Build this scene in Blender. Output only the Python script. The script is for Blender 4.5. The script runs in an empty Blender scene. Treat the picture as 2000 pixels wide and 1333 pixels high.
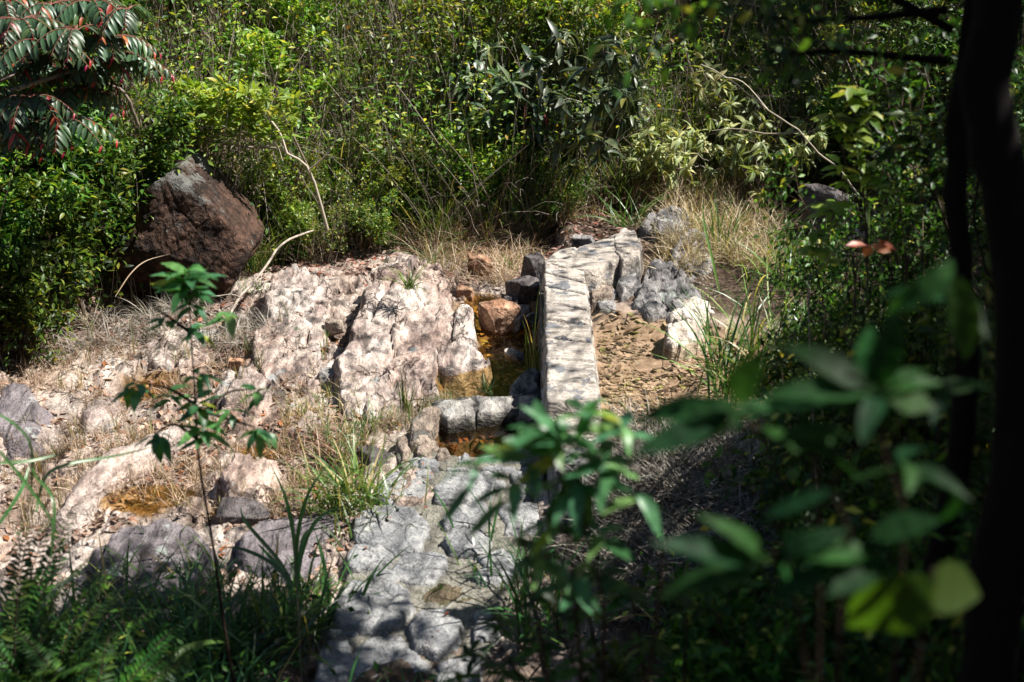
import bpy, math, random
import numpy as np
from mathutils import Vector

# ------------------------------------------------------------------ camera, world, sun, exposure
SC = bpy.context.scene
COL = SC.collection
H_CAM = 4.0
PITCH = math.radians(21.5)
FPX = 2500.0                       # focal length in pixels of a 2000 px wide picture
cam_d = bpy.data.cameras.new('camera')
cam = bpy.data.objects.new('camera', cam_d); COL.objects.link(cam)
cam.location = (0, 0, H_CAM)
cam.rotation_euler = (math.pi / 2 - PITCH, 0, 0)
cam_d.sensor_width = 36; cam_d.lens = 36 * FPX / 2000
cam_d.clip_start = 0.05; cam_d.clip_end = 500
cam_d.dof.use_dof = True; cam_d.dof.focus_distance = 11.2; cam_d.dof.aperture_fstop = 1.9
SC.camera = cam
SUN = Vector((0.56, 0.07, 0.80)).normalized()
W = bpy.data.worlds.new('World'); SC.world = W; W.use_nodes = True
nt = W.node_tree
sky = nt.nodes.new('ShaderNodeTexSky'); sky.sky_type = 'NISHITA'; sky.sun_disc = False
sky.sun_elevation = math.asin(SUN.z); sky.sun_rotation = math.atan2(SUN.x, SUN.y)
bgn = nt.nodes['Background']; bgn.inputs[1].default_value = 0.05
nt.links.new(sky.outputs[0], bgn.inputs[0])
sun_d = bpy.data.lights.new('sun', 'SUN'); sun_d.energy = 5.0; sun_d.angle = math.radians(0.5); sun_d.color = (1.0, 0.95, 0.87)
sun = bpy.data.objects.new('sun', sun_d); COL.objects.link(sun)
sun.rotation_euler = SUN.to_track_quat('Z', 'Y').to_euler()
SC.view_settings.view_transform = 'Standard'; SC.view_settings.look = 'None'
SC.view_settings.gamma = 1; SC.view_settings.use_curve_mapping = False
SC.view_settings.exposure = 1.15
SC.cycles.max_bounces = 5; SC.cycles.diffuse_bounces = 2; SC.cycles.glossy_bounces = 2
SC.cycles.transmission_bounces = 3; SC.cycles.transparent_max_bounces = 8
SC.cycles.caustics_reflective = False; SC.cycles.caustics_refractive = False

# ------------------------------------------------------------------ maths helpers
def nrm(v): return v / np.maximum(np.linalg.norm(v, axis=-1, keepdims=True), 1e-9)
FW = np.array([0, math.cos(PITCH), -math.sin(PITCH)]); UP = np.array([0, math.sin(PITCH), math.cos(PITCH)]); RT = np.array([1.0, 0, 0])
CAMP = np.array([0, 0, H_CAM])
def ray(u, v): return RT * (u - 1000) / FPX - UP * (v - 666.5) / FPX + FW
def PZ(u, v, z=0.0):
    d = ray(u, v); return CAMP + d * ((z - H_CAM) / d[2])
def PD(u, v, dep): return CAMP + ray(u, v) * dep
def PY(u, v, y):
    d = ray(u, v); return CAMP + d * (y / d[1])
def poly_px(pts, z=0.0): return np.array([PZ(a, b, z)[:2] for a, b in pts])
def sstep(a, b, x):
    t = np.clip((x - a) / (b - a), 0, 1); return t * t * (3 - 2 * t)

class Noise:
    def __init__(s, seed):
        r = np.random.RandomState(seed); s.p = r.permutation(512); a = r.rand(512) * 6.283
        s.g = np.stack([np.cos(a), np.sin(a)], 1)
    def h(s, i, j): return s.p[(s.p[i & 511] + j) & 511]
    def __call__(s, x, y):
        xi = np.floor(x).astype(int); yi = np.floor(y).astype(int); fx = x - xi; fy = y - yi
        u = fx ** 3 * (fx * (6 * fx - 15) + 10); v = fy ** 3 * (fy * (6 * fy - 15) + 10)
        def d(a, b):
            g = s.g[s.h(xi + a, yi + b)]; return g[..., 0] * (fx - a) + g[..., 1] * (fy - b)
        return 1.5 * ((d(0, 0) * (1 - u) + d(1, 0) * u) * (1 - v) + (d(0, 1) * (1 - u) + d(1, 1) * u) * v)
NZ = Noise(7)
def fbm(x, y, o=4, off=0.0):
    t = 0; a = 1.0; f = 1.0
    for k in range(o):
        t = t + a * NZ(x * f + 17.3 * k + off, y * f - 9.1 * k + off * .7); a *= .5; f *= 2.03
    return t
def facet(u, v, seed, tilt=1.0, jit=.9):
    """broken rock: nearest random cell gives a height and a tilt; also how near a joint is"""
    n = Noise(seed); iu = np.floor(u).astype(int); iv = np.floor(v).astype(int)
    r = np.random.RandomState(seed + 99); T = r.rand(512, 5)
    b1 = np.full(u.shape, 9.0); b2 = np.full(u.shape, 9.0); out = np.zeros(u.shape)
    for a in (-1, 0, 1):
        for b in (-1, 0, 1):
            q = T[n.h(iu + a, iv + b)]
            du = u - (iu + a + .5 + (q[..., 0] - .5) * jit); dv = v - (iv + b + .5 + (q[..., 1] - .5) * jit)
            d = np.hypot(du, dv); val = (q[..., 2] - .5) + tilt * ((q[..., 3] - .5) * du + (q[..., 4] - .5) * dv)
            near = d < b1
            b2 = np.where(near, b1, np.minimum(b2, d)); out = np.where(near, val, out); b1 = np.where(near, d, b1)
    return out, b2 - b1
def sdf(x, y, poly):
    """signed distance to a polygon, positive inside"""
    x = np.asarray(x, float); y = np.asarray(y, float); best = np.full(x.shape, 1e9); ins = np.zeros(x.shape, bool)
    n = len(poly)
    for i in range(n):
        ax, ay = poly[i]; bx, by = poly[(i + 1) % n]; ex = bx - ax; ey = by - ay
        t = np.clip(((x - ax) * ex + (y - ay) * ey) / (ex * ex + ey * ey + 1e-12), 0, 1)
        best = np.minimum(best, np.hypot(x - ax - t * ex, y - ay - t * ey))
        c = ((ay > y) != (by > y)) & (x < (bx - ax) * (y - ay) / ((by - ay) if by != ay else 1e-12) + ax)
        ins ^= c
    return np.where(ins, best, -best)

# ------------------------------------------------------------------ mesh helpers
def mk(name, V, F, mats, parent=None, origin=(0, 0, 0), smooth=True, mi=None, attr=None):
    V = np.asarray(V, np.float32) - np.asarray(origin, np.float32)
    F = np.asarray(F, np.int32)
    me = bpy.data.meshes.new(name)
    me.vertices.add(len(V)); me.vertices.foreach_set('co', V.ravel())
    k = F.shape[1]; me.loops.add(F.size); me.loops.foreach_set('vertex_index', F.ravel())
    me.polygons.add(len(F)); me.polygons.foreach_set('loop_start', np.arange(0, F.size, k, dtype=np.int32))
    me.polygons.foreach_set('loop_total', np.full(len(F), k, np.int32))
    if smooth: me.polygons.foreach_set('use_smooth', np.ones(len(F), bool))
    for m in (mats if isinstance(mats, (list, tuple)) else [mats]): me.materials.append(m)
    if mi is not None: me.polygons.foreach_set('material_index', np.asarray(mi, np.int32))
    if attr is not None:
        at = me.color_attributes.new('mask', 'FLOAT_COLOR', 'POINT')
        c = np.ones((len(V), 4), np.float32); c[:, :3] = attr; at.data.foreach_set('color', c.ravel())
    me.update(); me.validate()
    o = bpy.data.objects.new(name, me); COL.objects.link(o)
    if parent is None: o.location = origin
    else: o.parent = parent; o.location = Vector(origin) - parent.location
    return o
def thing(name, label, cat, loc, group=None):
    o = bpy.data.objects.new(name, None); COL.objects.link(o); o.location = tuple(float(a) for a in loc)
    o.empty_display_size = .1
    return tag(o, label, cat, group)
def tag(o, label=None, cat=None, group=None, kind=None):
    if label: o['label'] = label
    if cat: o['category'] = cat
    if group: o['group'] = group
    if kind: o['kind'] = kind
    return o
def copy_tree(o, loc, label, rz=0.0, s=1.0):
    c = o.copy(); COL.objects.link(c); c.location = tuple(float(a) for a in loc); c.rotation_euler = (0, 0, rz); c.scale = (s, s, s)
    c['label'] = label
    for ch in list(o.children):
        k = ch.copy(); COL.objects.link(k); k.parent = c
    return c
def join(parts):
    V = []; F = []; n = 0
    for v, f in parts:
        V.append(v); F.append(np.asarray(f) + n); n += len(v)
    return np.concatenate(V), np.concatenate(F)

def leaf_tpl(ratio=.4, seg=2, fold=.25, droop=.15, peak=.45):
    """a leaf of length 1 along +x, quads, folded along its midrib"""
    s = np.linspace(0, 1, seg + 2); w = np.sin(np.pi * s ** (math.log(.5) / math.log(peak))) ** .85 * ratio * .5
    w[0] = ratio * .03; w[-1] = ratio * .02
    V = []
    for a, b in zip(s, w):
        z = -droop * a * a
        V += [(a, b, z + fold * b), (a, 0, z), (a, -b, z + fold * b)]
    F = []
    for i in range(len(s) - 1):
        k = 3 * i; F += [(k, k + 3, k + 4, k + 1), (k + 1, k + 4, k + 5, k + 2)]
    return np.array(V), np.array(F)
LEAF_S = leaf_tpl(.45, 1, .3, .12); LEAF_M = leaf_tpl(.38, 2, .3, .25); LEAF_L = leaf_tpl(.27, 4, .35, .35); LEAF_H = leaf_tpl(.34, 9, .35, .22)
LEAF_D = leaf_tpl(.3, 3, .3, .5)
def place(tpl, pos, d, n, L, wscale=1.0):
    T, F = tpl; N = len(pos); d = nrm(d); y = nrm(np.cross(n, d)); z = np.cross(d, y)
    L = np.broadcast_to(L, N)[:, None, None]; ws = np.broadcast_to(wscale, N)[:, None, None]
    V = pos[:, None] + L * (T[None, :, 0:1] * d[:, None] + ws * T[None, :, 1:2] * y[:, None] + T[None, :, 2:3] * z[:, None])
    FF = F[None] + (np.arange(N) * len(T))[:, None, None]
    return V.reshape(-1, 3), FF.reshape(-1, F.shape[1])
def tubes(P, R, sides=3):
    """N paths of K points each -> quads"""
    P = np.asarray(P, float); N, K, _ = P.shape; R = np.broadcast_to(R, (N, K))
    T = nrm(np.gradient(P, axis=1)); ref = np.where(np.abs(T[..., 2:3]) > .85, np.array([1., 0, 0]), np.array([0, 0, 1.]))
    A = nrm(np.cross(T, ref)); B = np.cross(T, A)
    an = np.arange(sides) * 2 * math.pi / sides
    V = P[:, :, None] + R[:, :, None, None] * (np.cos(an)[:, None] * A[:, :, None] + np.sin(an)[:, None] * B[:, :, None])
    k = np.arange(K - 1)[:, None] * sides; s = np.arange(sides)[None]
    q = np.stack([k + s, k + (s + 1) % sides, k + sides + (s + 1) % sides, k + sides + s], -1).reshape(-1, 4)
    F = q[None] + (np.arange(N) * K * sides)[:, None, None]
    return V.reshape(-1, 3), F.reshape(-1, 4)
def blades(rs, base, az, L, th0, curl, w, K=6, wob=0.0):
    """arching grass blades: angle from vertical th0 -> th0+curl"""
    N = len(base); s = np.linspace(0, 1, K); ds = 1 / (K - 1)
    th = th0[:, None] + curl[:, None] * s[None] ** 1.3
    a = az[:, None] + wob * (s[None] * rs.randn(N, 1))
    D = np.stack([np.sin(th) * np.cos(a), np.sin(th) * np.sin(a), np.cos(th)], -1)
    P = base[:, None] + np.cumsum(np.concatenate([np.zeros((N, 1, 3)), D[:, :-1] * ds], 1), 1) * L[:, None, None]
    side = np.stack([-np.sin(a), np.cos(a), np.zeros_like(a)], -1)
    tw = rs.uniform(-.7, .7, (N, 1, 1)); side = nrm(side + tw * np.cross(D, side))
    ww = (w[:, None] * np.minimum(1, (1 - s) * 2.2 + .06) * (.6 + .4 * np.minimum(1, s * 5)))[..., None] * .5
    V = np.stack([P - side * ww, P + side * ww], 2).reshape(-1, 3)
    i = np.arange(K - 1) * 2; q = np.stack([i, i + 1, i + 3, i + 2], -1)
    F = q[None] + (np.arange(N) * K * 2)[:, None, None]
    return V, F.reshape(-1, 4)
def spline(pts, K):
    """smooth path through points"""
    p = np.array(pts, float); n = len(p)
    if n == 2: return p[0] + (p[1] - p[0]) * np.linspace(0, 1, K)[:, None]
    q = np.vstack([2 * p[0] - p[1], p, 2 * p[-1] - p[-2]]); out = []
    for t in np.linspace(0, n - 1, K):
        i = min(int(t), n - 2); f = t - i; a, b, c, d = q[i], q[i + 1], q[i + 2], q[i + 3]
        out.append(.5 * (2 * b + (c - a) * f + (2 * a - 5 * b + 4 * c - d) * f * f + (3 * b - a - 3 * c + d) * f ** 3))
    return np.array(out)

# ------------------------------------------------------------------ materials
class MT:
    def __init__(s, name):
        s.m = bpy.data.materials.new(name); s.m.use_nodes = True; s.t = s.m.node_tree; s.n = s.t.nodes; s.b = s.n['Principled BSDF']; s.out = s.n['Material Output']
    def new(s, t, **k):
        n = s.n.new('ShaderNode' + t)
        for a, b in k.items(): setattr(n, a, b)
        return n
    def L(s, a, b): s.t.links.new(a, b)
    def val(s, sock, v):
        if hasattr(v, 'is_linked') or isinstance(v, bpy.types.NodeSocket): s.L(v, sock)
        else: sock.default_value = v
    def coord(s, scale=(1, 1, 1), kind='Object', rot=(0, 0, 0)):
        tc = s.new('TexCoord'); mp = s.new('Mapping'); s.L(tc.outputs[kind], mp.inputs[0]); mp.inputs['Scale'].default_value = scale
        mp.inputs['Rotation'].default_value = rot
        return mp.outputs[0]
    def pos(s, scale=(1, 1, 1), rot=(0, 0, 0)):
        g = s.new('NewGeometry'); mp = s.new('Mapping'); s.L(g.outputs['Position'], mp.inputs[0]); mp.inputs['Scale'].default_value = scale
        mp.inputs['Rotation'].default_value = rot
        return mp.outputs[0]
    def noise(s, co, scale, detail=6, rough=.6, dist=0.0):
        n = s.new('TexNoise'); s.L(co, n.inputs['Vector']); n.inputs['Scale'].default_value = scale; n.inputs['Detail'].default_value = detail
        n.inputs['Roughness'].default_value = rough; n.inputs['Distortion'].default_value = dist; return n.outputs['Fac']
    def ramp(s, fac, stops, interp='LINEAR'):
        r = s.new('ValToRGB'); s.L(fac, r.inputs[0]); r.color_ramp.interpolation = interp; e = r.color_ramp.elements
        while len(e) < len(stops): e.new(.5)
        for i, (p, c) in enumerate(stops):
            e[i].position = p; e[i].color = (c, c, c, 1) if not isinstance(c, (tuple, list)) else (*c, 1)
        return r.outputs[0]
    def mix(s, fac, a, b, mode='MIX'):
        n = s.new('Mix', data_type='RGBA', blend_type=mode); s.val(n.inputs[0], fac)
        for i, v in ((6, a), (7, b)):
            if isinstance(v, (tuple, list)): v = (*v, 1)
            s.val(n.inputs[i], v)
        return n.outputs[2]
    def math(s, op, a, b=0.0):
        n = s.new('Math', operation=op); s.val(n.inputs[0], a); s.val(n.inputs[1], b); return n.outputs[0]
    def bump(s, h, strength=.5, dist=.02, prev=None):
        n = s.new('Bump'); s.L(h, n.inputs['Height']); n.inputs['Strength'].default_value = strength; n.inputs['Distance'].default_value = dist
        if prev is not None: s.L(prev, n.inputs['Normal'])
        return n.outputs[0]

def rock_mat(name, dark, mid, light, lich=None, lich_amt=.0, moss=0.0, stain=None, scale=1.0, rough=.85, crack=.5, bump=.9, stretch=(1, .45, 1), mask=False, damp_shade=None, cap=None, streak=.75, tone=None):
    m = MT(name); co = m.pos((stretch[0] * scale, stretch[1] * scale, stretch[2] * scale), (0, 0, .25)); iso = m.pos((scale,) * 3)
    n1 = m.noise(co, 2.6, 9, .68, .3); n2 = m.noise(co, 11, 8, .7); n3 = m.noise(iso, 60, 5, .7); nw = m.noise(iso, 1.2, 4, .55)
    c = m.ramp(n1, [(.34, dark), (.46, mid), (.56, light)])
    c2 = m.ramp(n2, [(.36, dark), (.48, mid), (.6, light)])
    c = m.mix(.5, c, c2)
    st_ = m.noise(m.pos((5.5 * scale, 1.1 * scale, 4 * scale), (0, 0, .22)), 2.4, 7, .72, .6); c = m.mix(streak, c, m.mix(1.0, c, m.ramp(st_, [(.36, .25), (.47, .8), (.56, 1.12)]), 'MULTIPLY'))
    # thin dark joints
    vo = m.new('TexVoronoi', feature='DISTANCE_TO_EDGE'); vo.inputs['Scale'].default_value = 3.2
    wv = m.new('VectorMath', operation='ADD'); nn = m.new('TexNoise'); nn.inputs['Scale'].default_value = 5; nn.inputs['Detail'].default_value = 5; m.L(co, nn.inputs['Vector'])
    sc_ = m.new('VectorMath', operation='SCALE'); m.L(nn.outputs['Color'], sc_.inputs[0]); sc_.inputs['Scale'].default_value = .45
    m.L(co, wv.inputs[0]); m.L(sc_.outputs[0], wv.inputs[1]); m.L(wv.outputs[0], vo.inputs['Vector'])
    cr = m.ramp(vo.outputs['Distance'], [(0, 0.0), (.035, 1.0)])
    crk = m.ramp(nw, [(.42, 0.0), (.58, 1.0)])
    cr = m.math('MAXIMUM', cr, m.math('SUBTRACT', 1.0, m.math('MULTIPLY', crk, crack * 1.6)))
    c = m.mix(1.0, c, m.mix(cr, (.22, .19, .18), (1, 1, 1)), 'MULTIPLY')
    sp = m.ramp(n3, [(.34, .5), (.48, 1.0), (.7, 1.2)]); c = m.mix(1.0, c, sp, 'MULTIPLY')
    if tone:
        tn = m.noise(m.pos((scale, .5 * scale, scale)), 1.7, 5, .6); c = m.mix(m.ramp(tn, [(.42, 0.0), (.6, tone[0])]), c, m.mix(1.0, c, tone[1], 'MULTIPLY'))
    if lich:
        ln = m.noise(iso, 4.5, 7, .65); lf = m.ramp(ln, [(.62 - lich_amt, 0.0), (.66 - lich_amt, 1.0)])
        c = m.mix(lf, c, lich)
    if moss:
        mn = m.noise(iso, 3.0, 6, .7); mf = m.ramp(mn, [(.62 - moss, 0.0), (.72 - moss, .9)]); c = m.mix(mf, c, (.055, .06, .012))
    if stain:
        sn = m.noise(iso, 2.2, 5, .6); sf = m.ramp(sn, [(.48, 0.0), (.62, .85)]); c = m.mix(sf, c, stain)
    for spec_, below in ((damp_shade, True), (cap, False)):
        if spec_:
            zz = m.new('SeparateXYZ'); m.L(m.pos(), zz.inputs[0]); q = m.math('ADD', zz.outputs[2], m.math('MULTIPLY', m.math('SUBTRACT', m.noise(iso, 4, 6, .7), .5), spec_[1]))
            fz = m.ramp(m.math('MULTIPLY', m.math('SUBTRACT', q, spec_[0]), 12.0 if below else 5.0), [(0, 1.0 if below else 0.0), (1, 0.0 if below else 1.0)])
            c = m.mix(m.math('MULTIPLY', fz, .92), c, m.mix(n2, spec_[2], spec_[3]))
    if mask:
        # ground masks: R soil and litter, G sand of the upper pool, B rust stain round the water
        at = m.new('Attribute'); at.attribute_name = 'mask'; sp_ = m.new('SeparateColor'); m.L(at.outputs['Color'], sp_.inputs[0])
        s1 = m.noise(iso, 25, 6, .75); soil = m.ramp(s1, [(.3, (.018, .012, .008)), (.5, (.055, .035, .022)), (.68, (.14, .095, .06))])
        s2 = m.noise(iso, 7, 8, .8); sand = m.ramp(s2, [(.33, (.10, .065, .045)), (.45, (.24, .17, .125)), (.58, (.38, .285, .22)), (.72, (.50, .40, .33))])
        s3 = m.noise(iso, 9, 7, .7); rust = m.ramp(s3, [(.35, (.03, .02, .009)), (.5, (.13, .07, .025)), (.68, (.30, .19, .085))])
        c = m.mix(sp_.outputs[2], c, rust); c = m.mix(sp_.outputs[1], c, sand); c = m.mix(sp_.outputs[0], c, soil)
    m.L(c, m.b.inputs['Base Color']); m.b.inputs['Roughness'].default_value = rough; m.b.inputs['Specular IOR Level'].default_value = .3
    vf = m.new('TexVoronoi', feature='F1'); vf.inputs['Scale'].default_value = 13; m.L(wv.outputs[0], vf.inputs['Vector'])
    b = m.bump(n2, bump, .035)
    if mask: m.L(m.math('MULTIPLY', m.math('SUBTRACT', 1.0, m.math('MULTIPLY', sp_.outputs[1], .9)), bump), b.node.inputs['Strength'])
    b = m.bump(vf.outputs['Distance'], bump * .8, .03, b)
    if mask: m.L(m.math('MULTIPLY', m.math('SUBTRACT', 1.0, sp_.outputs[1]), bump * .8), b.node.inputs['Strength'])
    b = m.bump(n3, bump * .7, .008, b)
    bb = m.new('Bump'); m.L(cr, bb.inputs['Height']); bb.inputs['Strength'].default_value = .8; bb.inputs['Distance'].default_value = .015; m.L(b, bb.inputs['Normal'])
    m.L(bb.outputs[0], m.b.inputs['Normal'])
    return m.m

def leaf_mat(name, stops, trans=.35, rough=.42, spec=.5, interp='CONSTANT', patch=True, tcol=1.5, single=False):
    m = MT(name); g = m.new('NewGeometry')
    src = g.outputs['Random Per Island']
    if single: src = m.math('FRACT', m.math('MULTIPLY', m.new('ObjectInfo').outputs['Random'], 7.31))
    c = m.ramp(src, stops, interp)
    if patch:
        n = m.noise(m.pos(), 1.3, 3); f = m.ramp(n, [(.35, .62), (.65, 1.3)]); c = m.mix(1.0, c, f, 'MULTIPLY')
    oi = m.new('ObjectInfo'); hv = m.new('HueSaturation'); m.L(c, hv.inputs['Color'])
    m.L(m.math('ADD', m.math('MULTIPLY', oi.outputs['Random'], .05), .475), hv.inputs['Hue'])
    m.L(m.math('ADD', m.math('MULTIPLY', oi.outputs['Random'], .5), .75), hv.inputs['Value'])
    c = hv.outputs[0]
    m.L(c, m.b.inputs['Base Color']); m.b.inputs['Roughness'].default_value = rough; m.b.inputs['Specular IOR Level'].default_value = spec
    tr = m.new('BsdfTranslucent'); tc = m.mix(1.0, c, (tcol * 1.15, tcol * 1.1, tcol * .45), 'MULTIPLY'); m.L(tc, tr.inputs['Color'])
    mx = m.new('MixShader'); mx.inputs[0].default_value = trans; m.L(m.b.outputs[0], mx.inputs[1]); m.L(tr.outputs[0], mx.inputs[2]); m.L(mx.outputs[0], m.out.inputs[0])
    return m.m
def bark_mat(name, a, b, sc=20, rough=.9):
    m = MT(name); n = m.noise(m.pos((1, 1, .3)), sc, 5, .7); m.L(m.ramp(n, [(.35, a), (.65, b)]), m.b.inputs['Base Color']); m.b.inputs['Roughness'].default_value = rough
    m.b.inputs['Specular IOR Level'].default_value = .15
    m.L(m.bump(n, .6, .01), m.b.inputs['Normal']); return m.m
def island_mat(name, stops, rough=.8, spec=.2, trans=0.0):
    return leaf_mat(name, stops, trans, rough, spec, 'LINEAR', False, 1.2)
def water_mat(name, tint, rough=.02, ripple=.25, sc=9):
    m = MT(name); tr = m.new('BsdfTransparent'); tr.inputs[0].default_value = (*tint, 1)
    gl = m.new('BsdfGlossy'); gl.inputs['Roughness'].default_value = rough; gl.inputs[0].default_value = (1, 1, 1, 1)
    fr = m.new('Fresnel'); fr.inputs[0].default_value = 1.33
    n = m.noise(m.pos(), sc, 3, .5); b = m.bump(n, ripple, .02); m.L(b, fr.inputs['Normal']); m.L(b, gl.inputs['Normal'])
    mx = m.new('MixShader'); m.L(fr.outputs[0], mx.inputs[0]); m.L(tr.outputs[0], mx.inputs[1]); m.L(gl.outputs[0], mx.inputs[2]); m.L(mx.outputs[0], m.out.inputs[0])
    return m.m

M = {}
M['bed'] = rock_mat('creek_bedrock', (.07, .055, .052), (.30, .235, .20), (.58, .51, .455), mask=True, crack=.6, tone=(.7, (.78, .65, .57)))
M['slab'] = rock_mat('pink_slab_rock', (.08, .06, .058), (.29, .23, .205), (.60, .535, .485), (.26, .265, .26), .0, crack=.7, bump=.65, tone=(.7, (.8, .66, .59)))
M['boulder'] = rock_mat('dark_boulder_rock', (.006, .004, .003), (.024, .012, .008), (.11, .06, .04), (.2, .23, .22), -.02, cap=(1.12, 2.2, (.05, .048, .045), (.22, .225, .21)), crack=.5, stretch=(1, 1, .8), scale=1.1)
M['grey'] = rock_mat('grey_rock', (.045, .045, .05), (.16, .155, .155), (.36, .34, .33), (.32, .34, .32), .04, crack=.4)
M['dark'] = rock_mat('dark_wet_rock', (.02, .018, .02), (.07, .06, .06), (.16, .14, .14), (.25, .26, .25), -.08, crack=.3, rough=.55)
M['purple'] = rock_mat('purple_grey_rock', (.04, .034, .042), (.115, .1, .11), (.24, .21, .22), (.3, .32, .31), .02, crack=.3)
M['orange'] = rock_mat('orange_brown_rock', (.10, .05, .03), (.33, .17, .10), (.52, .33, .22), crack=.3)
M['pale'] = rock_mat('pale_rock', (.28, .22, .18), (.55, .47, .40), (.72, .66, .58), crack=.2)
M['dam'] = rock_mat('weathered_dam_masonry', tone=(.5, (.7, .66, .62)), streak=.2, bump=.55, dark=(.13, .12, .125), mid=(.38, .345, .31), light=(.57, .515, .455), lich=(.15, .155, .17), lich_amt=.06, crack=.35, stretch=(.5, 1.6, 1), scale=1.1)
M['side'] = rock_mat('mossy_shaded_dam_side', (.03, .03, .03), (.10, .095, .085), (.2, .19, .17), moss=.08, crack=.2)  # mossy; its dark tones also hold the shade of the dam's left face
M['mortar'] = rock_mat('sandy_mortar', (.08, .075, .06), (.21, .20, .165), (.33, .315, .27), moss=-.02, crack=.1, scale=2, streak=.1, stretch=(1, 1, 1))
M['paver'] = rock_mat('shade_toned_grey_stone', (.075, .08, .092), (.20, .205, .215), (.36, .36, .355), (.40, .40, .38), .0, crack=.3, scale=1.6, streak=.1, stretch=(1, 1, 1), bump=.6)  # tones darkened to blue-grey to hold the walkway's soft shade
M['tan'] = rock_mat('tan_rim_stone', (.12, .09, .07), (.30, .235, .19), (.46, .38, .31), crack=.15, scale=2)
M['shaded_wetwall'] = rock_mat('wet_shaded_basin_stone', (.10, .095, .09), (.30, .28, .265), (.50, .47, .43), (.36, .38, .38), .04, crack=.3, scale=1.6, streak=.2, damp_shade=(.062, .05, (.004, .004, .003), (.03, .027, .015)))  # near-black low band: damp and algae, with the basin's inner shade painted in
M['brown'] = rock_mat('sunk_brown_stone', (.05, .035, .02), (.11, .08, .05), (.18, .14, .09), moss=.08, scale=2)

G = (.045, .11, .015); G2 = (.095, .19, .025); G3 = (.2, .28, .04); GY = (.4, .4, .07); DK = (.018, .05, .01)
M['lf_green'] = leaf_mat('mid_green_leaf', [(0, G), (.25, G2), (.55, G3), (.86, GY), (.975, (.34, .2, .03))], .42)
M['lf_bright'] = leaf_mat('bright_green_leaf', [(0, G2), (.25, (.18, .28, .04)), (.6, (.3, .38, .07)), (.93, (.45, .4, .06))], .42, rough=.42)
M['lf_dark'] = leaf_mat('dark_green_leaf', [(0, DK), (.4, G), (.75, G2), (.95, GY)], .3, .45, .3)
M['lf_glossy'] = leaf_mat('glossy_green_leaf', [(0, DK), (.25, G), (.5, G2), (.8, G3), (.97, GY)], .38, .42, .35)
M['lf_grey'] = leaf_mat('grey_green_leaf', [(0, (.05, .09, .05)), (.4, (.09, .14, .075)), (.75, (.15, .2, .1)), (.93, (.25, .27, .07))], .2, .4)
M['lf_sumac'] = leaf_mat('sumac_leaf', [(0, (.035, .075, .04)), (.4, (.055, .11, .05)), (.78, (.09, .14, .05)), (.93, (.30, .012, .03)), (.975, (.35, .06, .02))], .25, .4, .45)
M['lf_brown'] = leaf_mat('withered_leaf', [(0, (.07, .03, .015)), (.4, (.14, .06, .03)), (.75, (.2, .1, .05)), (.9, (.06, .07, .02))], .2, .7, .2)
M['lf_pale'] = leaf_mat('pale_yellow_green_leaf', [(0, (.16, .2, .08)), (.5, (.27, .29, .12)), (.8, (.38, .36, .16)), (.95, (.2, .22, .05))], .25, .5)
M['lf_fore'] = leaf_mat('near_green_leaf', [(0, (.055, .18, .085)), (.4, (.085, .24, .105)), (.75, (.14, .3, .10)), (.98, (.3, .38, .05))], .42, .38, .4, patch=False, single=True)
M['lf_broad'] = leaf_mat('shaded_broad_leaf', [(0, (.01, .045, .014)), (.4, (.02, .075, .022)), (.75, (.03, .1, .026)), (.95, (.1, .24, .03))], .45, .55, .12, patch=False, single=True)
M['lf_glow'] = leaf_mat('backlit_yellow_green_leaf', [(0, (.045, .10, .01)), (.6, (.065, .12, .013))], .55, .5, .15, patch=False, single=True)  # yellow-green base colour holds the glow of backlit leaves
M['lf_low'] = leaf_mat('low_seedling_leaf', [(0, (.02, .06, .014)), (.45, (.045, .12, .02)), (.85, (.12, .2, .03))], .35, .45, .3, patch=False, single=True)
for k_ in ('lf_broad', 'lf_fore', 'lf_low'):
    t_ = M[k_].node_tree; hv_ = [n for n in t_.nodes if n.type == 'HUE_SAT'][0]; n_ = t_.nodes.new('ShaderNodeTexNoise'); n_.inputs['Scale'].default_value = 38; n_.inputs['Detail'].default_value = 4
    r_ = t_.nodes.new('ShaderNodeValToRGB'); r_.color_ramp.elements[0].position = .3; r_.color_ramp.elements[0].color = (.45, .5, .4, 1); r_.color_ramp.elements[1].position = .62; r_.color_ramp.elements[1].color = (1.15, 1.1, 1, 1)
    x_ = t_.nodes.new('ShaderNodeMix'); x_.data_type = 'RGBA'; x_.blend_type = 'MULTIPLY'; x_.inputs[0].default_value = 1; g_ = t_.nodes.new('ShaderNodeNewGeometry'); t_.links.new(g_.outputs['Position'], n_.inputs['Vector']); t_.links.new(n_.outputs['Fac'], r_.inputs[0])
    lk = hv_.inputs['Color'].links[0].from_socket; t_.links.new(lk, x_.inputs[6]); t_.links.new(r_.outputs[0], x_.inputs[7]); t_.links.new(x_.outputs[2], hv_.inputs['Color'])
M['lf_red'] = leaf_mat('dull_red_leaf', [(0, (.30, .03, .025)), (.6, (.4, .09, .05))], .3, .4)
M['lf_fern'] = leaf_mat('fern_leaf', [(0, (.02, .07, .01)), (.5, (.045, .13, .015)), (.85, (.09, .19, .025))], .45, .5)
M['gr_green'] = leaf_mat('green_grass_blade', [(0, (.05, .11, .02)), (.4, (.1, .17, .035)), (.7, (.19, .24, .06)), (.9, (.36, .29, .14))], .3, .4)
M['gr_dark'] = leaf_mat('dark_strap_blade', [(0, (.03, .095, .03)), (.5, (.055, .15, .04)), (.85, (.12, .21, .045)), (.96, (.3, .24, .08))], .3, .3, .5)
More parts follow.
